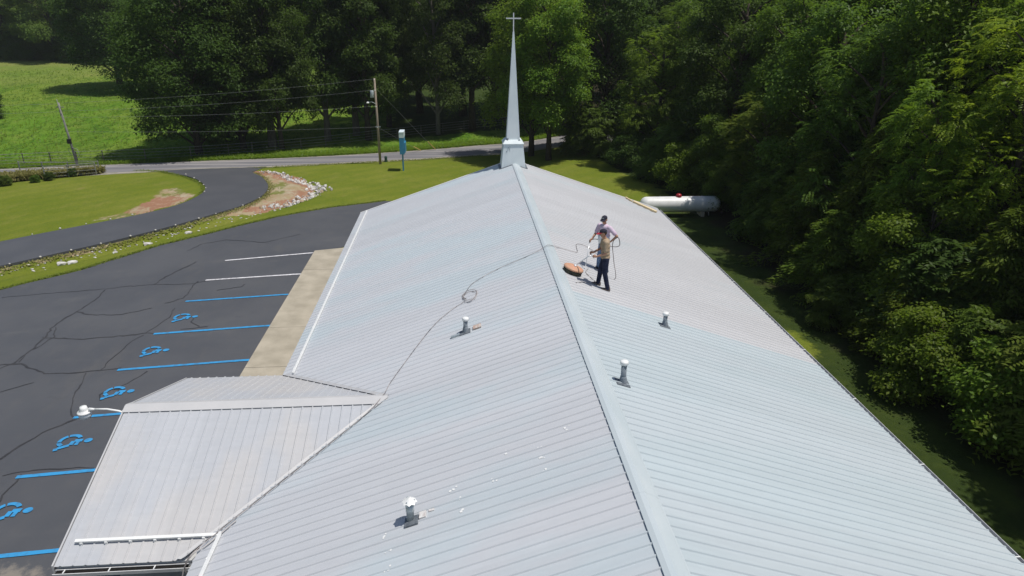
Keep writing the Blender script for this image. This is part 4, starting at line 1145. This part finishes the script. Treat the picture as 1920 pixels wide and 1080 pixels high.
# ------------------------------------------------------------------ rocks
def rockmesh(seed):
    rn = np.random.default_rng(seed); bm = bmesh.new(); bmesh.ops.create_icosphere(bm, subdivisions=1, radius=1)
    for v in bm.verts: v.co = Vector((v.co.x*1.1, v.co.y*.85, v.co.z*.7))*float(rn.uniform(.72, 1.18))
    me = bpy.data.meshes.new('rock'); bm.to_mesh(me); bm.free(); me.materials.append(M['rock']); return me
M['rock_tan'] = mat('tan_stone', (.50, .40, .29), (.36, .27, .18), 4, .9, .1, .4, 14, coord='W')
M['rock_grey'] = mat('grey_stone', (.42, .40, .38), (.30, .285, .27), 4, .9, .1, .4, 14, coord='W')
RM = [rockmesh(k) for k in range(6)]
rn = np.random.default_rng(11)
def gz(x, y): return tz(x, y)-.32*math.exp(-(float(pdist(np.array(x), np.array(y), DITCH))/.75)**2)
rip = resample(RIP, .2)
for k in range(235):
    p = rip[int(rn.integers(len(rip)))]; f = abs((p[1]-56)/8); s = rn.uniform(.09, .24)*(1.1-.35*min(1, f))
    wd = .75*(1.15-.6*min(1, f)); x, y = p[0]+rn.normal(0, wd*.5), p[1]+rn.normal(0, wd*.5)
    o = obj('riprap_rock', RM[k % 6], loc=(x, y, gz(x, y)+s*.3)); o.scale = (s, s, s); o.rotation_euler = tuple(rn.uniform(0, 6, 3)); o.location.z -= s*.12
    o.material_slots[0].link = 'OBJECT'; u_ = rn.random(); tint_ = 'rock' if u_ < .68 else 'rock_grey' if u_ < .88 else 'rock_tan'; o.material_slots[0].material = M[tint_]
    tag(o, {'rock': 'white limestone rock', 'rock_grey': 'dull grey rock', 'rock_tan': 'tan stained rock'}[tint_]+' in the riprap beside the driveway bend', 'rock', 'riprap rocks at the driveway bend')
mb = MB(); rv = np.array([v.co[:] for v in RM[0].vertices]); rf = [tuple(p.vertices) for p in RM[0].polygons]
for k in range(300):
    q = rip[int(rn.integers(len(rip)))]; 
    if k > 180:
        l = resample([(-30, 35.6), (-25.9, 38.9), (-22.6, 42.0), (-20.2, 44.9), (-18, 47.3), (-16.5, 49.3)], .2); q = l[int(rn.integers(len(l)))]
    s = rn.uniform(.03, .085); x, y = q[0]+rn.normal(0, .34), q[1]+rn.normal(0, .22)
    mb.add(rv*s*rn.uniform(.8, 1.2, 3)+np.array([x, y, gz(x, y)+s*.3]), rf)
o = mb.build('ditch_gravel', M['rock']); tag(o, 'small pale stones scattered along the ditch', kind='stuff')
for (x, y, s, lb) in ((-25.6, 38.75, .22, 'lone white rock in the ditch nearest the left edge'), (-25.05, 38.85, .26, 'blocky white rock touching the leftmost lone ditch rock'), (-22.0, 41.75, .22, 'larger pale rock partway up the ditch'), (-23.4, 40.5, .14, 'flat pale rock in the middle of the ditch'), (-20.35, 44.0, .2, 'white rock in the ditch just below the clay bank')):
    o = obj('ditch_rock', RM[int(s*100) % 6], loc=(x, y, gz(x, y)+s*.35)); o.scale = (s*1.4, s, s*.9); tag(o, lb, 'rock', 'loose rocks in the ditch')
MKL = [(-29.96, 43.9), (-28.79, 44.95), (-27.61, 45.9), (-26.44, 46.8), (-25.42, 47.8), (-27.2, 62.7), (-25.8, 60.8), (-24.75, 59.1), (-23.95, 57.7), (-23.3, 56.3), (-22.9, 54.8)]
MKR = [(-27.93, 38.02), (-26.8, 39.0), (-25.62, 40.05), (-24.41, 41.1), (-23.23, 42.4), (-22.15, 43.5), (-21.27, 44.5), (-20.3, 46.0), (-19.56, 47.2), (-18.4, 49.5), (-17.9, 52.0), (-17.9, 54.6)]
mm = MB().lathe([(.02, .0), (.075, .0), (.085, .05), (.05, .10), (.015, .115)], 9); mme = me_from('edge_marker', mm.V, mm.F, M['marker'], True)
for side, l in (('lawn', MKL), ('ditch', MKR)):
    for x, y in l:
        o = obj('edge_marker', mme, loc=(x, y, tz(x, y)+.13)); sc_ = random.Random(int(x*1000)).uniform(.55, .95); o.scale = (sc_, sc_*.9, sc_)
        tag(o, 'small white marker stone on the %s edge of the driveway' % side, 'marker', 'marker stones on the %s side of the driveway' % side)

# ------------------------------------------------------------------ trees
def rot_basis(N):
    N = N/(np.linalg.norm(N, axis=1, keepdims=True)+1e-9)
    A = np.where(np.abs(N[:, 2:3]) < .9, np.array([[0, 0, 1.]]), np.array([[1., 0, 0]]))
    T = np.cross(A, N); T /= (np.linalg.norm(T, axis=1, keepdims=True)+1e-9)
    return N, T, np.cross(N, T)
def leaf_quads(C, D, N, Ls, Ws, fold, rn):
    """C centres, D long axis, N normal; rhombic folded leaves"""
    D = D-N*np.sum(D*N, 1, keepdims=True); D /= (np.linalg.norm(D, axis=1, keepdims=True)+1e-9)
    B = np.cross(N, D)
    n = len(C); V = np.empty((n, 4, 3))
    Ls = Ls[:, None]; Ws = Ws[:, None]
    V[:, 0] = C-D*Ls*.5; V[:, 1] = C+B*Ws*.5+N*Ws*fold; V[:, 2] = C+D*Ls*.5-N*Ls*.10; V[:, 3] = C-B*Ws*.5+N*Ws*fold
    return V.reshape(-1, 3)
def quads_mesh(name, V, tint, m):
    n = len(V)//4; me = bpy.data.meshes.new(name)
    me.vertices.add(n*4); me.vertices.foreach_set('co', V.astype('f4').ravel())
    me.loops.add(n*4); me.loops.foreach_set('vertex_index', np.arange(n*4, dtype='i4'))
    me.polygons.add(n); me.polygons.foreach_set('loop_start', np.arange(0, n*4, 4, dtype='i4'))
    me.polygons.foreach_set('loop_total', np.full(n, 4, 'i4'))
    a = me.attributes.new('tint', 'FLOAT', 'FACE'); a.data.foreach_set('value', tint.astype('f4'))
    me.materials.append(m); me.update(calc_edges=True); return me
def dirs(n, rn):
    v = rn.normal(size=(n, 3)); return v/np.linalg.norm(v, axis=1, keepdims=True)

def broadleaf(seed, H, R, zb, lobes=20, clumps=44, leaves=42, ls=.27, frond=False, flat=.75, lean0=None):
    rn = np.random.default_rng(seed); V, T = [], []; tb = MB()
    lean = rn.normal(0, .02*H, 2) if lean0 is None else np.array(lean0)
    tp = [(lean[0]*t*t, lean[1]*t*t, H*.86*t-.3*(t == 0)) for t in np.linspace(0, 1, 7)]
    r0 = .018*H+.03
    tb.tube(tp, [r0*(1.25 if i == 0 else 1-.13*i) for i in range(7)], 9)
    for k in range(lobes):
        t = (k+.5)/lobes; h = zb+(H-zb)*(.06+.86*t**.85); tt = (h-zb)/(H-zb)
        pr = R*(1-abs((tt-.38)/.66)**2.3)**.5 if abs((tt-.38)/.66) < 1 else .1*R
        th = k*2.39996+rn.uniform(-.35, .35); rr = pr*rn.uniform(.50, .74)
        lr = R*rn.uniform(.30, .44)*(1.05-.35*tt)
        c = np.array([lean[0]*tt+rr*math.cos(th), lean[1]*tt+rr*math.sin(th), min(h, H-lr*flat*.8)])
        z0 = max(zb*.75, c[2]-rr*.75-.3); 
        tb.tube([(lean[0]*(z0/H)**2, lean[1]*(z0/H)**2, z0), (c[0]*.5, c[1]*.5, z0+(c[2]-z0)*.6), tuple(c)], [r0*.42, r0*.26, r0*.1], 5, False)
        nc = int(clumps*(lr/(.36*R))**2)+6
        d = dirs(nc, rn); outw = np.array([math.cos(th), math.sin(th), .45]); d = d+outw*rn.uniform(.0, .75, (nc, 1)); d /= np.linalg.norm(d, axis=1, keepdims=True)
        cen = c+d*np.array([lr, lr, lr*flat])*rn.uniform(.62, 1.12, (nc, 1))
        tone = rn.uniform(-.14, .14)
        if not frond:
            m_ = leaves; sp = .17*lr+.12
            off = rn.normal(size=(nc, m_, 3))*np.array([sp, sp, sp*.5])
            C = (cen[:, None, :]+off).reshape(-1, 3); dn = np.repeat(d, m_, 0)
            N = dn*.45+np.array([0, 0, .85])+rn.normal(0, .38, C.shape); N /= np.linalg.norm(N, axis=1, keepdims=True)
            D = dn*.6+rn.normal(0, .6, C.shape)-np.array([0, 0, .25])
            L = ls*rn.uniform(.7, 1.25, len(C)); V.append(leaf_quads(C, D, N, L, L*.58, .12, rn))
            T.append(np.clip(.45+tone+np.repeat(rn.normal(0, .14, nc), m_)+rn.normal(0, .16, len(C)), 0, 1))
        else:
            nf = nc*4; fd = np.repeat(d, 4, 0)+rn.normal(0, .45, (nf, 3)); fd[:, 2] *= .6; fd /= np.linalg.norm(fd, axis=1, keepdims=True)
            fc = np.repeat(cen, 4, 0)+rn.normal(0, .16*lr, (nf, 3)); fl = rn.uniform(.45, .8, nf)*ls/.2
            q = 8; u = np.linspace(.15, 1, q)
            side = np.cross(fd, np.array([0, 0, 1.])); side /= (np.linalg.norm(side, axis=1, keepdims=True)+1e-6)
            for s in (-1, 1):
                P = fc[:, None, :]+fd[:, None, :]*(u[None, :, None]*fl[:, None, None]); P[:, :, 2] -= (u[None, :]**2)*fl[:, None]*.42
                lf = (.21*ls/.2)*(1-.35*np.abs(u-.45)); lf = np.broadcast_to(lf, (nf, q)).ravel()*rn.uniform(.8, 1.2, nf*q)
                Dd = (side*s)[:, None, :]*.9+fd[:, None, :]*.5+np.array([0, 0, -.28]); Dd = np.broadcast_to(Dd, (nf, q, 3)).reshape(-1, 3)
                C = P.reshape(-1, 3)+Dd*lf[:, None]*.5
                N = np.array([0, 0, 1.])+fd[:, None, :]*.35+rn.normal(0, .22, (nf, q, 3)); N = N.reshape(-1, 3); N /= np.linalg.norm(N, axis=1, keepdims=True)
                V.append(leaf_quads(C, Dd, N, lf, lf*.36, .1, rn)); T.append(np.clip(.45+tone+np.repeat(rn.normal(0, .16, nf), q)+rn.normal(0, .1, len(C)), 0, 1))
    return np.concatenate(V), np.concatenate(T), tb
def cedar(seed, H, R, n=95):
    rn = np.random.default_rng(seed); V, T = [], []; tb = MB()
    tb.tube([(0, 0, -.3), (.02, .03, H*.5), (0, 0, H*.97)], [.02*H+.03, .013*H, .01], 8)
    for k in range(n):
        t = ((k+.5)/n)**.9; h = H*(.06+.92*t); th = k*2.39996+rn.uniform(-.4, .4)
        ln = R*((1-t)**.75*.92+.10)*rn.uniform(.7, 1.2)
        a = np.array([math.cos(th), math.sin(th), 0]); rise = rn.uniform(.25, .8)
        q = 15; u = np.linspace(.12, 1, q)
        P = np.array([0, 0, h])+a*(u*ln)[:, None]+np.array([0, 0, 1.])*((rise*u-.62*u**2.4)*ln)[:, None]
        tb.tube([tuple(np.array([0, 0, h])), tuple(P[q//2]), tuple(P[-1])], [.022, .014, .006], 4, False)
        tone = rn.uniform(-.2, .2)
        m_ = 24
        C = np.repeat(P, m_, 0); off = rn.normal(0, 1, C.shape)*(.06+.17*ln*np.repeat(1-u*.62, m_))[:, None]*np.array([1, 1, .55])
        C = C+off; D = a*.9+off/(np.linalg.norm(off, axis=1, keepdims=True)+1e-6)*.55+np.array([0, 0, .15])+rn.normal(0, .25, C.shape)
        D[:, 2] -= np.repeat(u, m_)*.75
        N = np.array([0, 0, .8])+rn.normal(0, .55, C.shape); N /= np.linalg.norm(N, axis=1, keepdims=True)
        L = rn.uniform(.16, .34, len(C))*(R/2.3)**.5; V.append(leaf_quads(C, D, N, L, L*.26, .15, rn))
        T.append(np.clip(.35+tone+.35*np.repeat(u, m_)*0+rn.normal(0, .2, len(C)), 0, 1))
    return np.concatenate(V), np.concatenate(T), tb

VAR = {}
def variant(key, gen, H, R):
    V, T, tb = gen
    VAR[key] = (quads_mesh('crown_'+key, V, T, M['leaf_mid']), me_from('trunk_'+key, tb.V, tb.F, M['bark'], True), H, R)
variant('oak0', broadleaf(1, 17, 5.6, 3.2), 17, 5.6)
variant('oak1', broadleaf(2, 18, 5.2, 2.6, 22), 18, 5.2)
variant('oak2', broadleaf(3, 16, 6.0, 2.4, 20), 16, 6.0)
variant('tall0', broadleaf(4, 21, 4.8, 5.0, 24), 21, 4.8)
variant('tall1', broadleaf(5, 20, 4.4, 4.0, 24), 20, 4.4)
variant('low0', broadleaf(14, 18, 6.2, 1.0, 34, 46, 40), 18, 6.2)
variant('ash0', broadleaf(6, 13, 3.6, 2.2, 18, 30, ls=.2, frond=True), 13, 3.6)
variant('ash1', broadleaf(7, 15, 4.2, 2.6, 20, 26, ls=.2, frond=True), 15, 4.2)
variant('maple0', broadleaf(8, 7.5, 2.7, .8, 16, 52, 40, ls=.17), 7.5, 2.7)
variant('bush0', broadleaf(9, 3.6, 2.1, .2, 14, 46, 36, ls=.16), 3.6, 2.1)
variant('bush1', broadleaf(10, 3.2, 1.9, .15, 13, 44, 30, ls=.2, frond=True), 3.2, 1.9)
variant('cedar0', cedar(11, 8, 2.3), 8, 2.3)
variant('cedar1', cedar(12, 6.5, 2.4, 85), 6.5, 2.4)
NAME = {'oak': 'oak_tree', 'tall': 'tall_tree', 'ash': 'ash_tree', 'maple': 'maple_tree', 'bush': 'bush', 'cedar': 'cedar_tree'}
TR = np.random.default_rng(77)
def tree(key, x, y, H, R, leaf, label, group=None, rz=None, bark='bark', dz=0.0, name=None):
    cm, tm_, h0, r0 = VAR[key]; kind = key.rstrip('0123456789')
    t = empty(name or {'low': 'broadleaf_tree', 'canopy': 'broadleaf_tree', 'oak': 'broadleaf_tree', 'tall': 'broadleaf_tree', 'ash': 'walnut_tree', 'maple': 'maple_sapling', 'bush': 'bush', 'cedar': 'cedar_tree'}[kind], (x, y, tz(x, y)+dz), TR.uniform(0, 6.28) if rz is None else rz)
    t.scale = (R/r0, R/r0, H/h0)
    tag(t, label, 'bush' if kind == 'bush' else 'tree', group)
    for nm, me, m in (('trunk', tm_, M[bark]), ('crown', cm, M[leaf])):
        o = obj(nm if not (kind == 'bush' and nm == 'trunk') else 'stem', me, t); o.material_slots[0].link = 'OBJECT'; o.material_slots[0].material = m
    return t

GW = 'trees of the woods right of the church'
# --- front edge of the woods, near to far
BE, CE = 'bushes at the woods edge', 'cedars at the woods edge'
tree('bush0', 15.1, 17.3, 3.5, 2.1, 'leaf_bright', 'rounded bright bush lowest at the right edge of the view', BE)
tree('bush0', 14.3, 20.8, 3.2, 1.9, 'leaf_bright', 'leafy green bush standing forward where the lawn narrows', BE)
tree('bush1', 15.8, 19.2, 3.6, 1.8, 'leaf_mid', 'feathery bush between the rounded bright bush and the forward leafy bush', BE)
tree('cedar1', 14.5, 23.3, 3.3, 1.7, 'leaf_olive', 'low yellowish cedar just behind the forward leafy bush', CE)
tree('cedar0', 16.8, 21.6, 6.6, 2.5, 'leaf_olive', 'big drooping cedar behind the bushes, nearest the camera', CE)
tree('maple0', 16.3, 25.4, 6.7, 2.6, 'leaf_bright', 'fresh green maple sapling standing between the cedars')
tree('cedar1', 14.9, 29.4, 4.4, 2.3, 'leaf_olive', 'feathery cedar leaning out over the shaded lawn', CE)
tree('cedar0', 15.8, 33.6, 6.4, 2.5, 'leaf_olive', 'cedar with long arching boughs beside the dark lawn', CE)
tree('cedar0', 17.0, 30.6, 8.2, 2.3, 'leaf_olive', 'tall narrow cedar behind the feathery leaning cedar', CE)
tree('bush1', 14.2, 26.4, 2.0, 1.3, 'leaf_mid', 'small dark bush at the foot of the maple sapling', BE)
tree('maple0', 18.8, 19.6, 8.0, 2.7, 'leaf_mid', 'mid green sapling behind the big drooping cedar')
tree('ash1', 19.3, 25.2, 13.8, 3.3, 'leaf_lime', 'bright lime green tree with feathery fronds at the right edge')
tree('ash0', 17.5, 27.3, 10.6, 2.4, 'leaf_bright', 'slender walnut tree with drooping bright fronds above the maple')
tree('ash1', 18.0, 33.2, 12.8, 3.4, 'leaf_mid', 'broad walnut tree of soft green fronds in the middle of the woods edge')
tree('ash0', 16.2, 41.6, 8.4, 2.8, 'leaf_olive', 'yellowish topped walnut tree beyond the cedar with arching boughs')
tree('oak1', 18.6, 38.6, 14.0, 3.8, 'leaf_mid', 'rounded mid green tree behind the yellowish topped walnut tree')
tree('maple0', 16.5, 47.4, 6.4, 2.4, 'leaf_mid', 'dark low tree whose twigs hang over the tank')
tree('maple0', 15.5, 45.0, 3.2, 1.5, 'leaf_mid', 'small sapling reaching over the end of the tank')
tree('bush0', 15.0, 51.0, 4.0, 2.2, 'leaf_bright', 'pale leafed bush at the back corner of the lawn', BE)
tree('bush1', 17.2, 50.0, 4.2, 2.2, 'leaf_mid', 'green feathery bush just right of the pale leafed bush', BE)
tree('oak1', 18.8, 53.0, 16.0, 4.6, 'leaf_dark', 'very dark glossy tree standing tall behind the tank')
tree('oak2', 20.0, 45.6, 15.0, 4.2, 'leaf_mid', 'tall mid green tree right of the very dark glossy tree')
tree('ash0', 19.8, 17.0, 12.5, 3.2, 'leaf_bright', 'bright feathery tree behind the rounded bright bush')
tree('oak1', 18.6, 13.0, 15.0, 3.8, 'leaf_mid', 'mid green tree at the near end of the woods')
tree('oak2', 18.4, 6.0, 15.0, 4.2, 'leaf_mid', 'mid green tree beside the near end of the church')
# --- beside and behind the steeple
tree('oak2', 4.8, 71.0, 17.5, 5.4, 'leaf_bright', 'bright green tree directly behind the steeple', rz=.6)
tree('oak0', 6.2, 67.6, 16.0, 4.6, 'leaf_bright', 'bright green tree on the lawn just right of the steeple', rz=2.2)
tree('oak1', 12.5, 71.5, 18.5, 5.0, 'leaf_dark', 'dark tree standing right of the bright trees behind the steeple')
tree('bush1', 10.6, 68.6, 4.6, 2.4, 'leaf_mid', 'loose bush under the dark tree right of the steeple', 'bushes at the woods edge')
tree('ash1', 15.6, 62.5, 12.5, 3.7, 'leaf_bright', 'lighter feathery tree above the pale leafed bush')
tree('bush0', 12.6, 61.0, 3.2, 1.9, 'leaf_dark', 'dark bush on the shaded lawn beyond the tank', 'bushes at the woods edge')
# --- across the road
tree('low0', -30.4, 75.4, 18.5, 6.3, 'leaf_dark', 'large dark tree at the pasture fence, foremost of the trees across the road', rz=1.1)
tree('low0', -26.8, 79.0, 19.0, 5.4, 'leaf_dark', 'dark spreading tree close behind the foremost fence tree')
tree('low0', -29.6, 83.0, 19.5, 5.4, 'leaf_dark', 'full crowned dark tree right behind the foremost fence tree', rz=2.0)
tree('oak2', -22.2, 77.6, 17.5, 4.6, 'leaf_dark', 'broad dark tree right of the spreading fence tree', rz=4.0)
tree('oak1', -13.4, 83.0, 20.0, 5.0, 'leaf_dark', 'dense dark tree whose crown hangs behind the wires by the brown pole', rz=.4)
tree('tall1', -23.8, 80.0, 21.5, 5.0, 'leaf_dark', 'tall dark tree with a pale trunk in the middle of the fence row', bark='bark_pale')
tree('oak1', -18.2, 83.4, 21.0, 5.2, 'leaf_dark', 'dark tree with a pale trunk left of the brown pole', bark='bark_pale')
tree('tall0', -15.2, 86.0, 22.0, 4.6, 'leaf_dark', 'tall dark tree with a slim pale trunk just left of the brown pole', bark='bark_pale')
tree('oak0', -11.6, 90.5, 21.0, 5.4, 'leaf_dark', 'dark tree directly behind the brown pole')
tree('oak2', -5.2, 86.2, 20.5, 5.2, 'leaf_dark', 'dark tree with a pale trunk behind the blue sign', bark='bark_pale')
tree('tall1', -1.0, 88.5, 21.5, 5.0, 'leaf_dark', 'dark tree left of the bright tree behind the steeple')
tree('low0', -58.2, 121.5, 19.5, 7.4, 'leaf_dark', 'dark wide tree alone in the pasture with its shadow beside it', dz=1.2)
tree('low0', -47.5, 117.0, 17.5, 5.6, 'leaf_dark', 'round dark tree in the pasture right of the lone wide tree')
tree('oak0', -41.0, 112.0, 19.5, 5.8, 'leaf_dark', 'dark tree in the pasture between the lone wide tree and the fence row')
tree('bush0', -65.6, 97.0, 4.2, 2.6, 'leaf_dark', 'dark bush at the left edge of the pasture', 'pasture bushes')
# --- deeper woods, alike
LOOK = {'leaf_dark': 'dark green', 'leaf_mid': 'mid green', 'leaf_bright': 'bright green', 'leaf_olive': 'olive green', 'leaf_far': 'greyish green'}
ORD = ['first', 'second', 'third', 'fourth', 'fifth', 'sixth', 'seventh', 'eighth', 'ninth', 'tenth', 'eleventh', 'twelfth', 'thirteenth', 'fourteenth', 'fifteenth', 'sixteenth', 'seventeenth', 'eighteenth', 'nineteenth', 'twentieth', 'last']
def az(x, y): return math.atan2(x-CAM.x, y-CAM.y)
def spread(pts, keys, leafs, label, group, hs, rs, seed, marks=None, row=None):
    rn = np.random.default_rng(seed); cnt = {}
    if row: pts = sorted(pts, key=lambda p: az(*p))
    else: pts = sorted(pts, key=lambda p: math.hypot(p[0]-CAM.x, p[1]-CAM.y))
    for n_, (x, y) in enumerate(pts):
        k = keys[int(rn.integers(len(keys)))]; l = leafs[int(rn.integers(len(leafs)))]
        x, y = x+rn.uniform(-1.2, 1.2), y+rn.uniform(-1.2, 1.2)
        look = LOOK[l]+' '+('feathery ' if k[0] == 'a' or k == 'bush1' else '')
        if row:
            lb = look+label+(', %s from the left' % ORD[n_])
        else:
            m_ = min(marks, key=lambda q: abs(az(q[1], q[2])-az(x, y)))[0]; cnt[m_] = cnt.get(m_, 0)+1
            lb = look+label+', %s behind the %s' % (ORD[cnt[m_]-1], m_)
        tree(k, x, y, rn.uniform(*hs), rn.uniform(*rs), l, lb, group)
FRONT = [('lime green tree', 19.3, 25.2), ('slender walnut', 17.5, 27.3), ('broad walnut', 18, 33.2), ('olive walnut', 16.2, 41.6), ('glossy dark tree', 18.8, 53), ('pale leafed bush', 15, 51), ('rounded bright bush', 15.1, 17.3)]
BACK = [('steeple', 0, 34), ('tall sign', -7.9, 64), ('propane tank', 12.3, 44.4), ('dark tree right of the steeple', 12.5, 71.5), ('lumber', 6.7, 33.5)]
GROVE = [('brown pole', -10.47, 68), ('foremost fence tree', -30.4, 75.4), ('spreading fence tree', -26.8, 79), ('blue sign', -7.9, 64)]
pts = [(22.5, 20), (22, 26.5), (21.5, 31), (22.5, 36.5), (23, 42.5), (23, 49), (22, 57), (20, 63), (27, 24), (26.5, 31), (28, 38), (28.5, 46), (28, 54), (26, 62), (33, 28), (33, 36), (34, 45), (34, 55), (32, 64), (40, 34), (40, 44), (41, 56), (39, 66), (48, 40), (49, 54), (27, 70), (20, 71), (36, 72), (46, 66), (56, 62), (23.5, 14), (29, 17), (36, 20)]
spread(pts, ['tall0', 'tall1', 'oak1', 'ash1', 'oak0'], ['leaf_mid', 'leaf_mid', 'leaf_dark', 'leaf_bright'], 'tree deep in the woods', GW, (14.0, 18), (3.6, 4.6), 5, FRONT)
pts = [(10, 88), (17, 84), (3, 92), (24, 82), (31, 84), (39, 80), (14, 95), (6, 100), (22, 93), (30, 95), (40, 93), (49, 86), (-3, 98), (60, 80), (12, 106), (25, 106), (38, 106), (52, 100)]
spread(pts, ['oak0', 'oak1', 'tall0', 'tall1'], ['leaf_dark', 'leaf_dark', 'leaf_mid'], 'tall tree across the road', 'trees across the road behind the steeple', (19, 24), (4.6, 5.8), 6, BACK)
pts = [(-29, 98), (-9, 98), (-24, 106), (-16, 108), (-35, 103), (-28, 110), (-8, 108), (-20, 114), (-34, 120), (-13, 118)]
spread(pts, ['oak0', 'oak1', 'oak2', 'tall1'], ['leaf_dark', 'leaf_dark', 'leaf_mid'], 'tree in the grove', 'trees of the grove behind the fence', (18, 23), (4.8, 6.0), 7, GROVE)
# shrubs filling the foot of the woods
pts = [(17, 16), (18.4, 24.8), (16.6, 36.6), (18.5, 29.5), (16.8, 39.4), (17.6, 44), (16.2, 54.6), (15.2, 57.5), (19.5, 35), (19.5, 21), (14.5, 67), (17.6, 66), (20, 41), (20, 49), (18.5, 59)]
spread(pts, ['bush0', 'bush1', 'bush1'], ['leaf_mid', 'leaf_dark', 'leaf_olive'], 'undergrowth bush in shade', 'undergrowth bushes', (3.0, 5.2), (1.9, 2.9), 9, FRONT)
# far side of the pasture
far = [(-112, 164), (-105, 165), (-99, 162), (-93, 165), (-87, 161), (-81, 163), (-75, 158), (-70, 160), (-64, 155), (-59, 157), (-53, 149), (-48, 150), (-43, 146), (-120, 168), (-107, 176), (-92, 176), (-76, 174), (-62, 168), (-48, 164), (-36, 152), (-130, 174)]
spread(far, ['low0', 'low0', 'oak2', 'oak1'], ['leaf_far', 'leaf_far', 'leaf_dark', 'leaf_bright'], 'tree along the far pasture edge', 'trees along the far side of the pasture', (16, 22), (6.0, 8.0), 10, row=True)
pts = [(-116+4.4*k, 162.5-.16*k-.0016*k*k*9, ) for k in range(18)]
spread(pts, ['bush0', 'bush1'], ['leaf_far', 'leaf_dark', 'leaf_mid'], 'bush along the far pasture edge', 'bushes along the far side of the pasture', (4, 7), (3.0, 4.2), 12, row=True)
# far wooded hill, one mass
rn = np.random.default_rng(21); Vs, Ts = [], []
for k in range(560):
    x = rn.uniform(-330, 240); y = rn.uniform(185, 470)
    if x > -30 and y < 215: continue
    R = rn.uniform(5, 8.5); H = rn.uniform(14, 22); n = 190 if y < 300 else 120
    d = dirs(n, rn); d[:, 2] = np.abs(d[:, 2])*1.0-.15
    C = np.array([x, y, tz(x, y)+H*.52])+d*np.array([R, R, H*.5])*rn.uniform(.75, 1.1, (n, 1))
    N = d+np.array([0, 0, .5])+rn.normal(0, .45, C.shape); N /= np.linalg.norm(N, axis=1, keepdims=True)
    L = rn.uniform(1.1, 2.2, n); Vs.append(leaf_quads(C, rn.normal(size=C.shape), N, L, L*.75, .1, rn)); Ts.append(np.clip(rn.normal(.45, .2)+rn.normal(0, .14, n), 0, 1))
o = obj('far_woods', quads_mesh('far_woods', np.concatenate(Vs), np.concatenate(Ts), M['leaf_far'])); tag(o, 'far wooded hillside behind the pasture', kind='stuff')

# ------------------------------------------------------------------ weeds and rough grass
rn = np.random.default_rng(31)
def blades(n, cx, cy, h0, h1, w, m, name, label):
    z = terr(cx, cy)-.32*np.exp(-(pdist(cx, cy, DITCH)/.75)**2)
    a = rn.uniform(0, 6.28, n); hh = rn.uniform(h0, h1, n); C = np.stack([cx, cy, z+hh*.45], 1)
    D = np.stack([np.cos(a), np.sin(a), .9*np.ones(n)], 1); N = np.stack([-.75*np.cos(a)+rn.normal(0, .3, n), -.75*np.sin(a)+rn.normal(0, .3, n), np.ones(n)], 1); N /= np.linalg.norm(N, axis=1, keepdims=True)
    V = leaf_quads(C, D, N, hh, w*hh, .05, rn)
    o = obj(name, quads_mesh(name, V, np.clip(rn.normal(.4, .25, n), 0, 1), m)); tag(o, label, kind='stuff')
n = 9000; t_ = rn.uniform(0, 1, n); bx = -47+11.4*t_; by = 58.6+6.1*t_**.8+rn.uniform(0, 4.2, n)*(1-t_*.75)
blades(n, bx, by, .35, 1.05, .13, M['weed'], 'tall_weeds', 'tall dry weeds on the bank by the pipe gate')
n = 26000; i = rn.integers(0, len(rfl)-1, n); q = np.array(rfl)[i]+(np.array(rfl)[i+1]-np.array(rfl)[i])*rn.uniform(0, 1, (n, 1)); q[:, 1] += .5+np.abs(rn.normal(0, 1.6, n))
blades(n, q[:, 0], q[:, 1], .15, .5, .22, M['leaf_bright'], 'roadside_grass', 'unmown green grass between the road and the pasture fence')
n = 26000; fx_ = rn.uniform(-112, -20, n); fe = np.interp(fx_, [p[0] for p in RF], [p[1] for p in RF]); fy = fe+2+rn.uniform(0, 1, n)**1.4*80
blades(n, fx_, fy, .16, .42, .5, M['leaf_bright'], 'pasture_grass', 'uneven grass tufts of the pasture')
def verge(pts, n, sp, h0, h1, m, name, label):
    l = np.array(resample(pts, .25)); q = l[rn.integers(0, len(l), n)]+rn.normal(0, sp, (n, 2)); blades(n, q[:, 0], q[:, 1], h0, h1, .45, m, name, label)
M['lawn_blade'] = leaf_mat('lawn_blade', (.12, .165, .025), (.21, .225, .05), (.28, .34, .05), .05, .7, .4)
verge([(-31, 28.3), (-26.3, 34.25), (-23.4, 36.95), (-20.8, 40.55), (-18.4, 42.85), (-15.2, 46.3), (-12.05, 48.95), (-8.4, 50.9)], 5200, .09, .06, .16, M['lawn_blade'], 'verge_grass', 'ragged grass along the far edge of the parking lot')
verge(DL, 5200, .16, .06, .18, M['lawn_blade'], 'verge_grass', 'ragged grass along the lawn edge of the driveway')
verge([(x+.25, y-.25) for x, y in DR[:-1]], 3600, .20, .06, .22, M['weed'], 'verge_grass', 'dry grass along the ditch edge of the driveway')
verge([(-22, 66.2), (-14.4, 68.3), (-6.07, 70.6), (-.45, 72.7)], 2500, .2, .06, .16, M['lawn_blade'], 'verge_grass', 'ragged grass along the lawn side of the road')
for k, (x, y, s, lf) in enumerate(((-41.4, 60.6, .26, 'leaf_mid'), (-39.6, 61.7, .18, 'leaf_mid'), (-38.8, 62.4, .22, 'leaf_dark'), (-43.2, 59.9, .30, 'leaf_olive'), (-37.6, 64.0, .22, 'leaf_dark'))):
    tree('bush%d' % (k % 2), x, y, 3.4*s, 1.9*s, lf, ('weedy green shrub at the left end of the weed bank', 'small shrub low in the middle of the weed bank', 'dark shrub standing out of the weed bank', 'olive shrub farthest left on the weed bank', 'dark shrub at the foot of the leaning pole')[k], 'shrubs on the weed bank')
print('objects', len(bpy.data.objects), 'tris', sum(len(m.polygons)*2 for m in bpy.data.meshes))
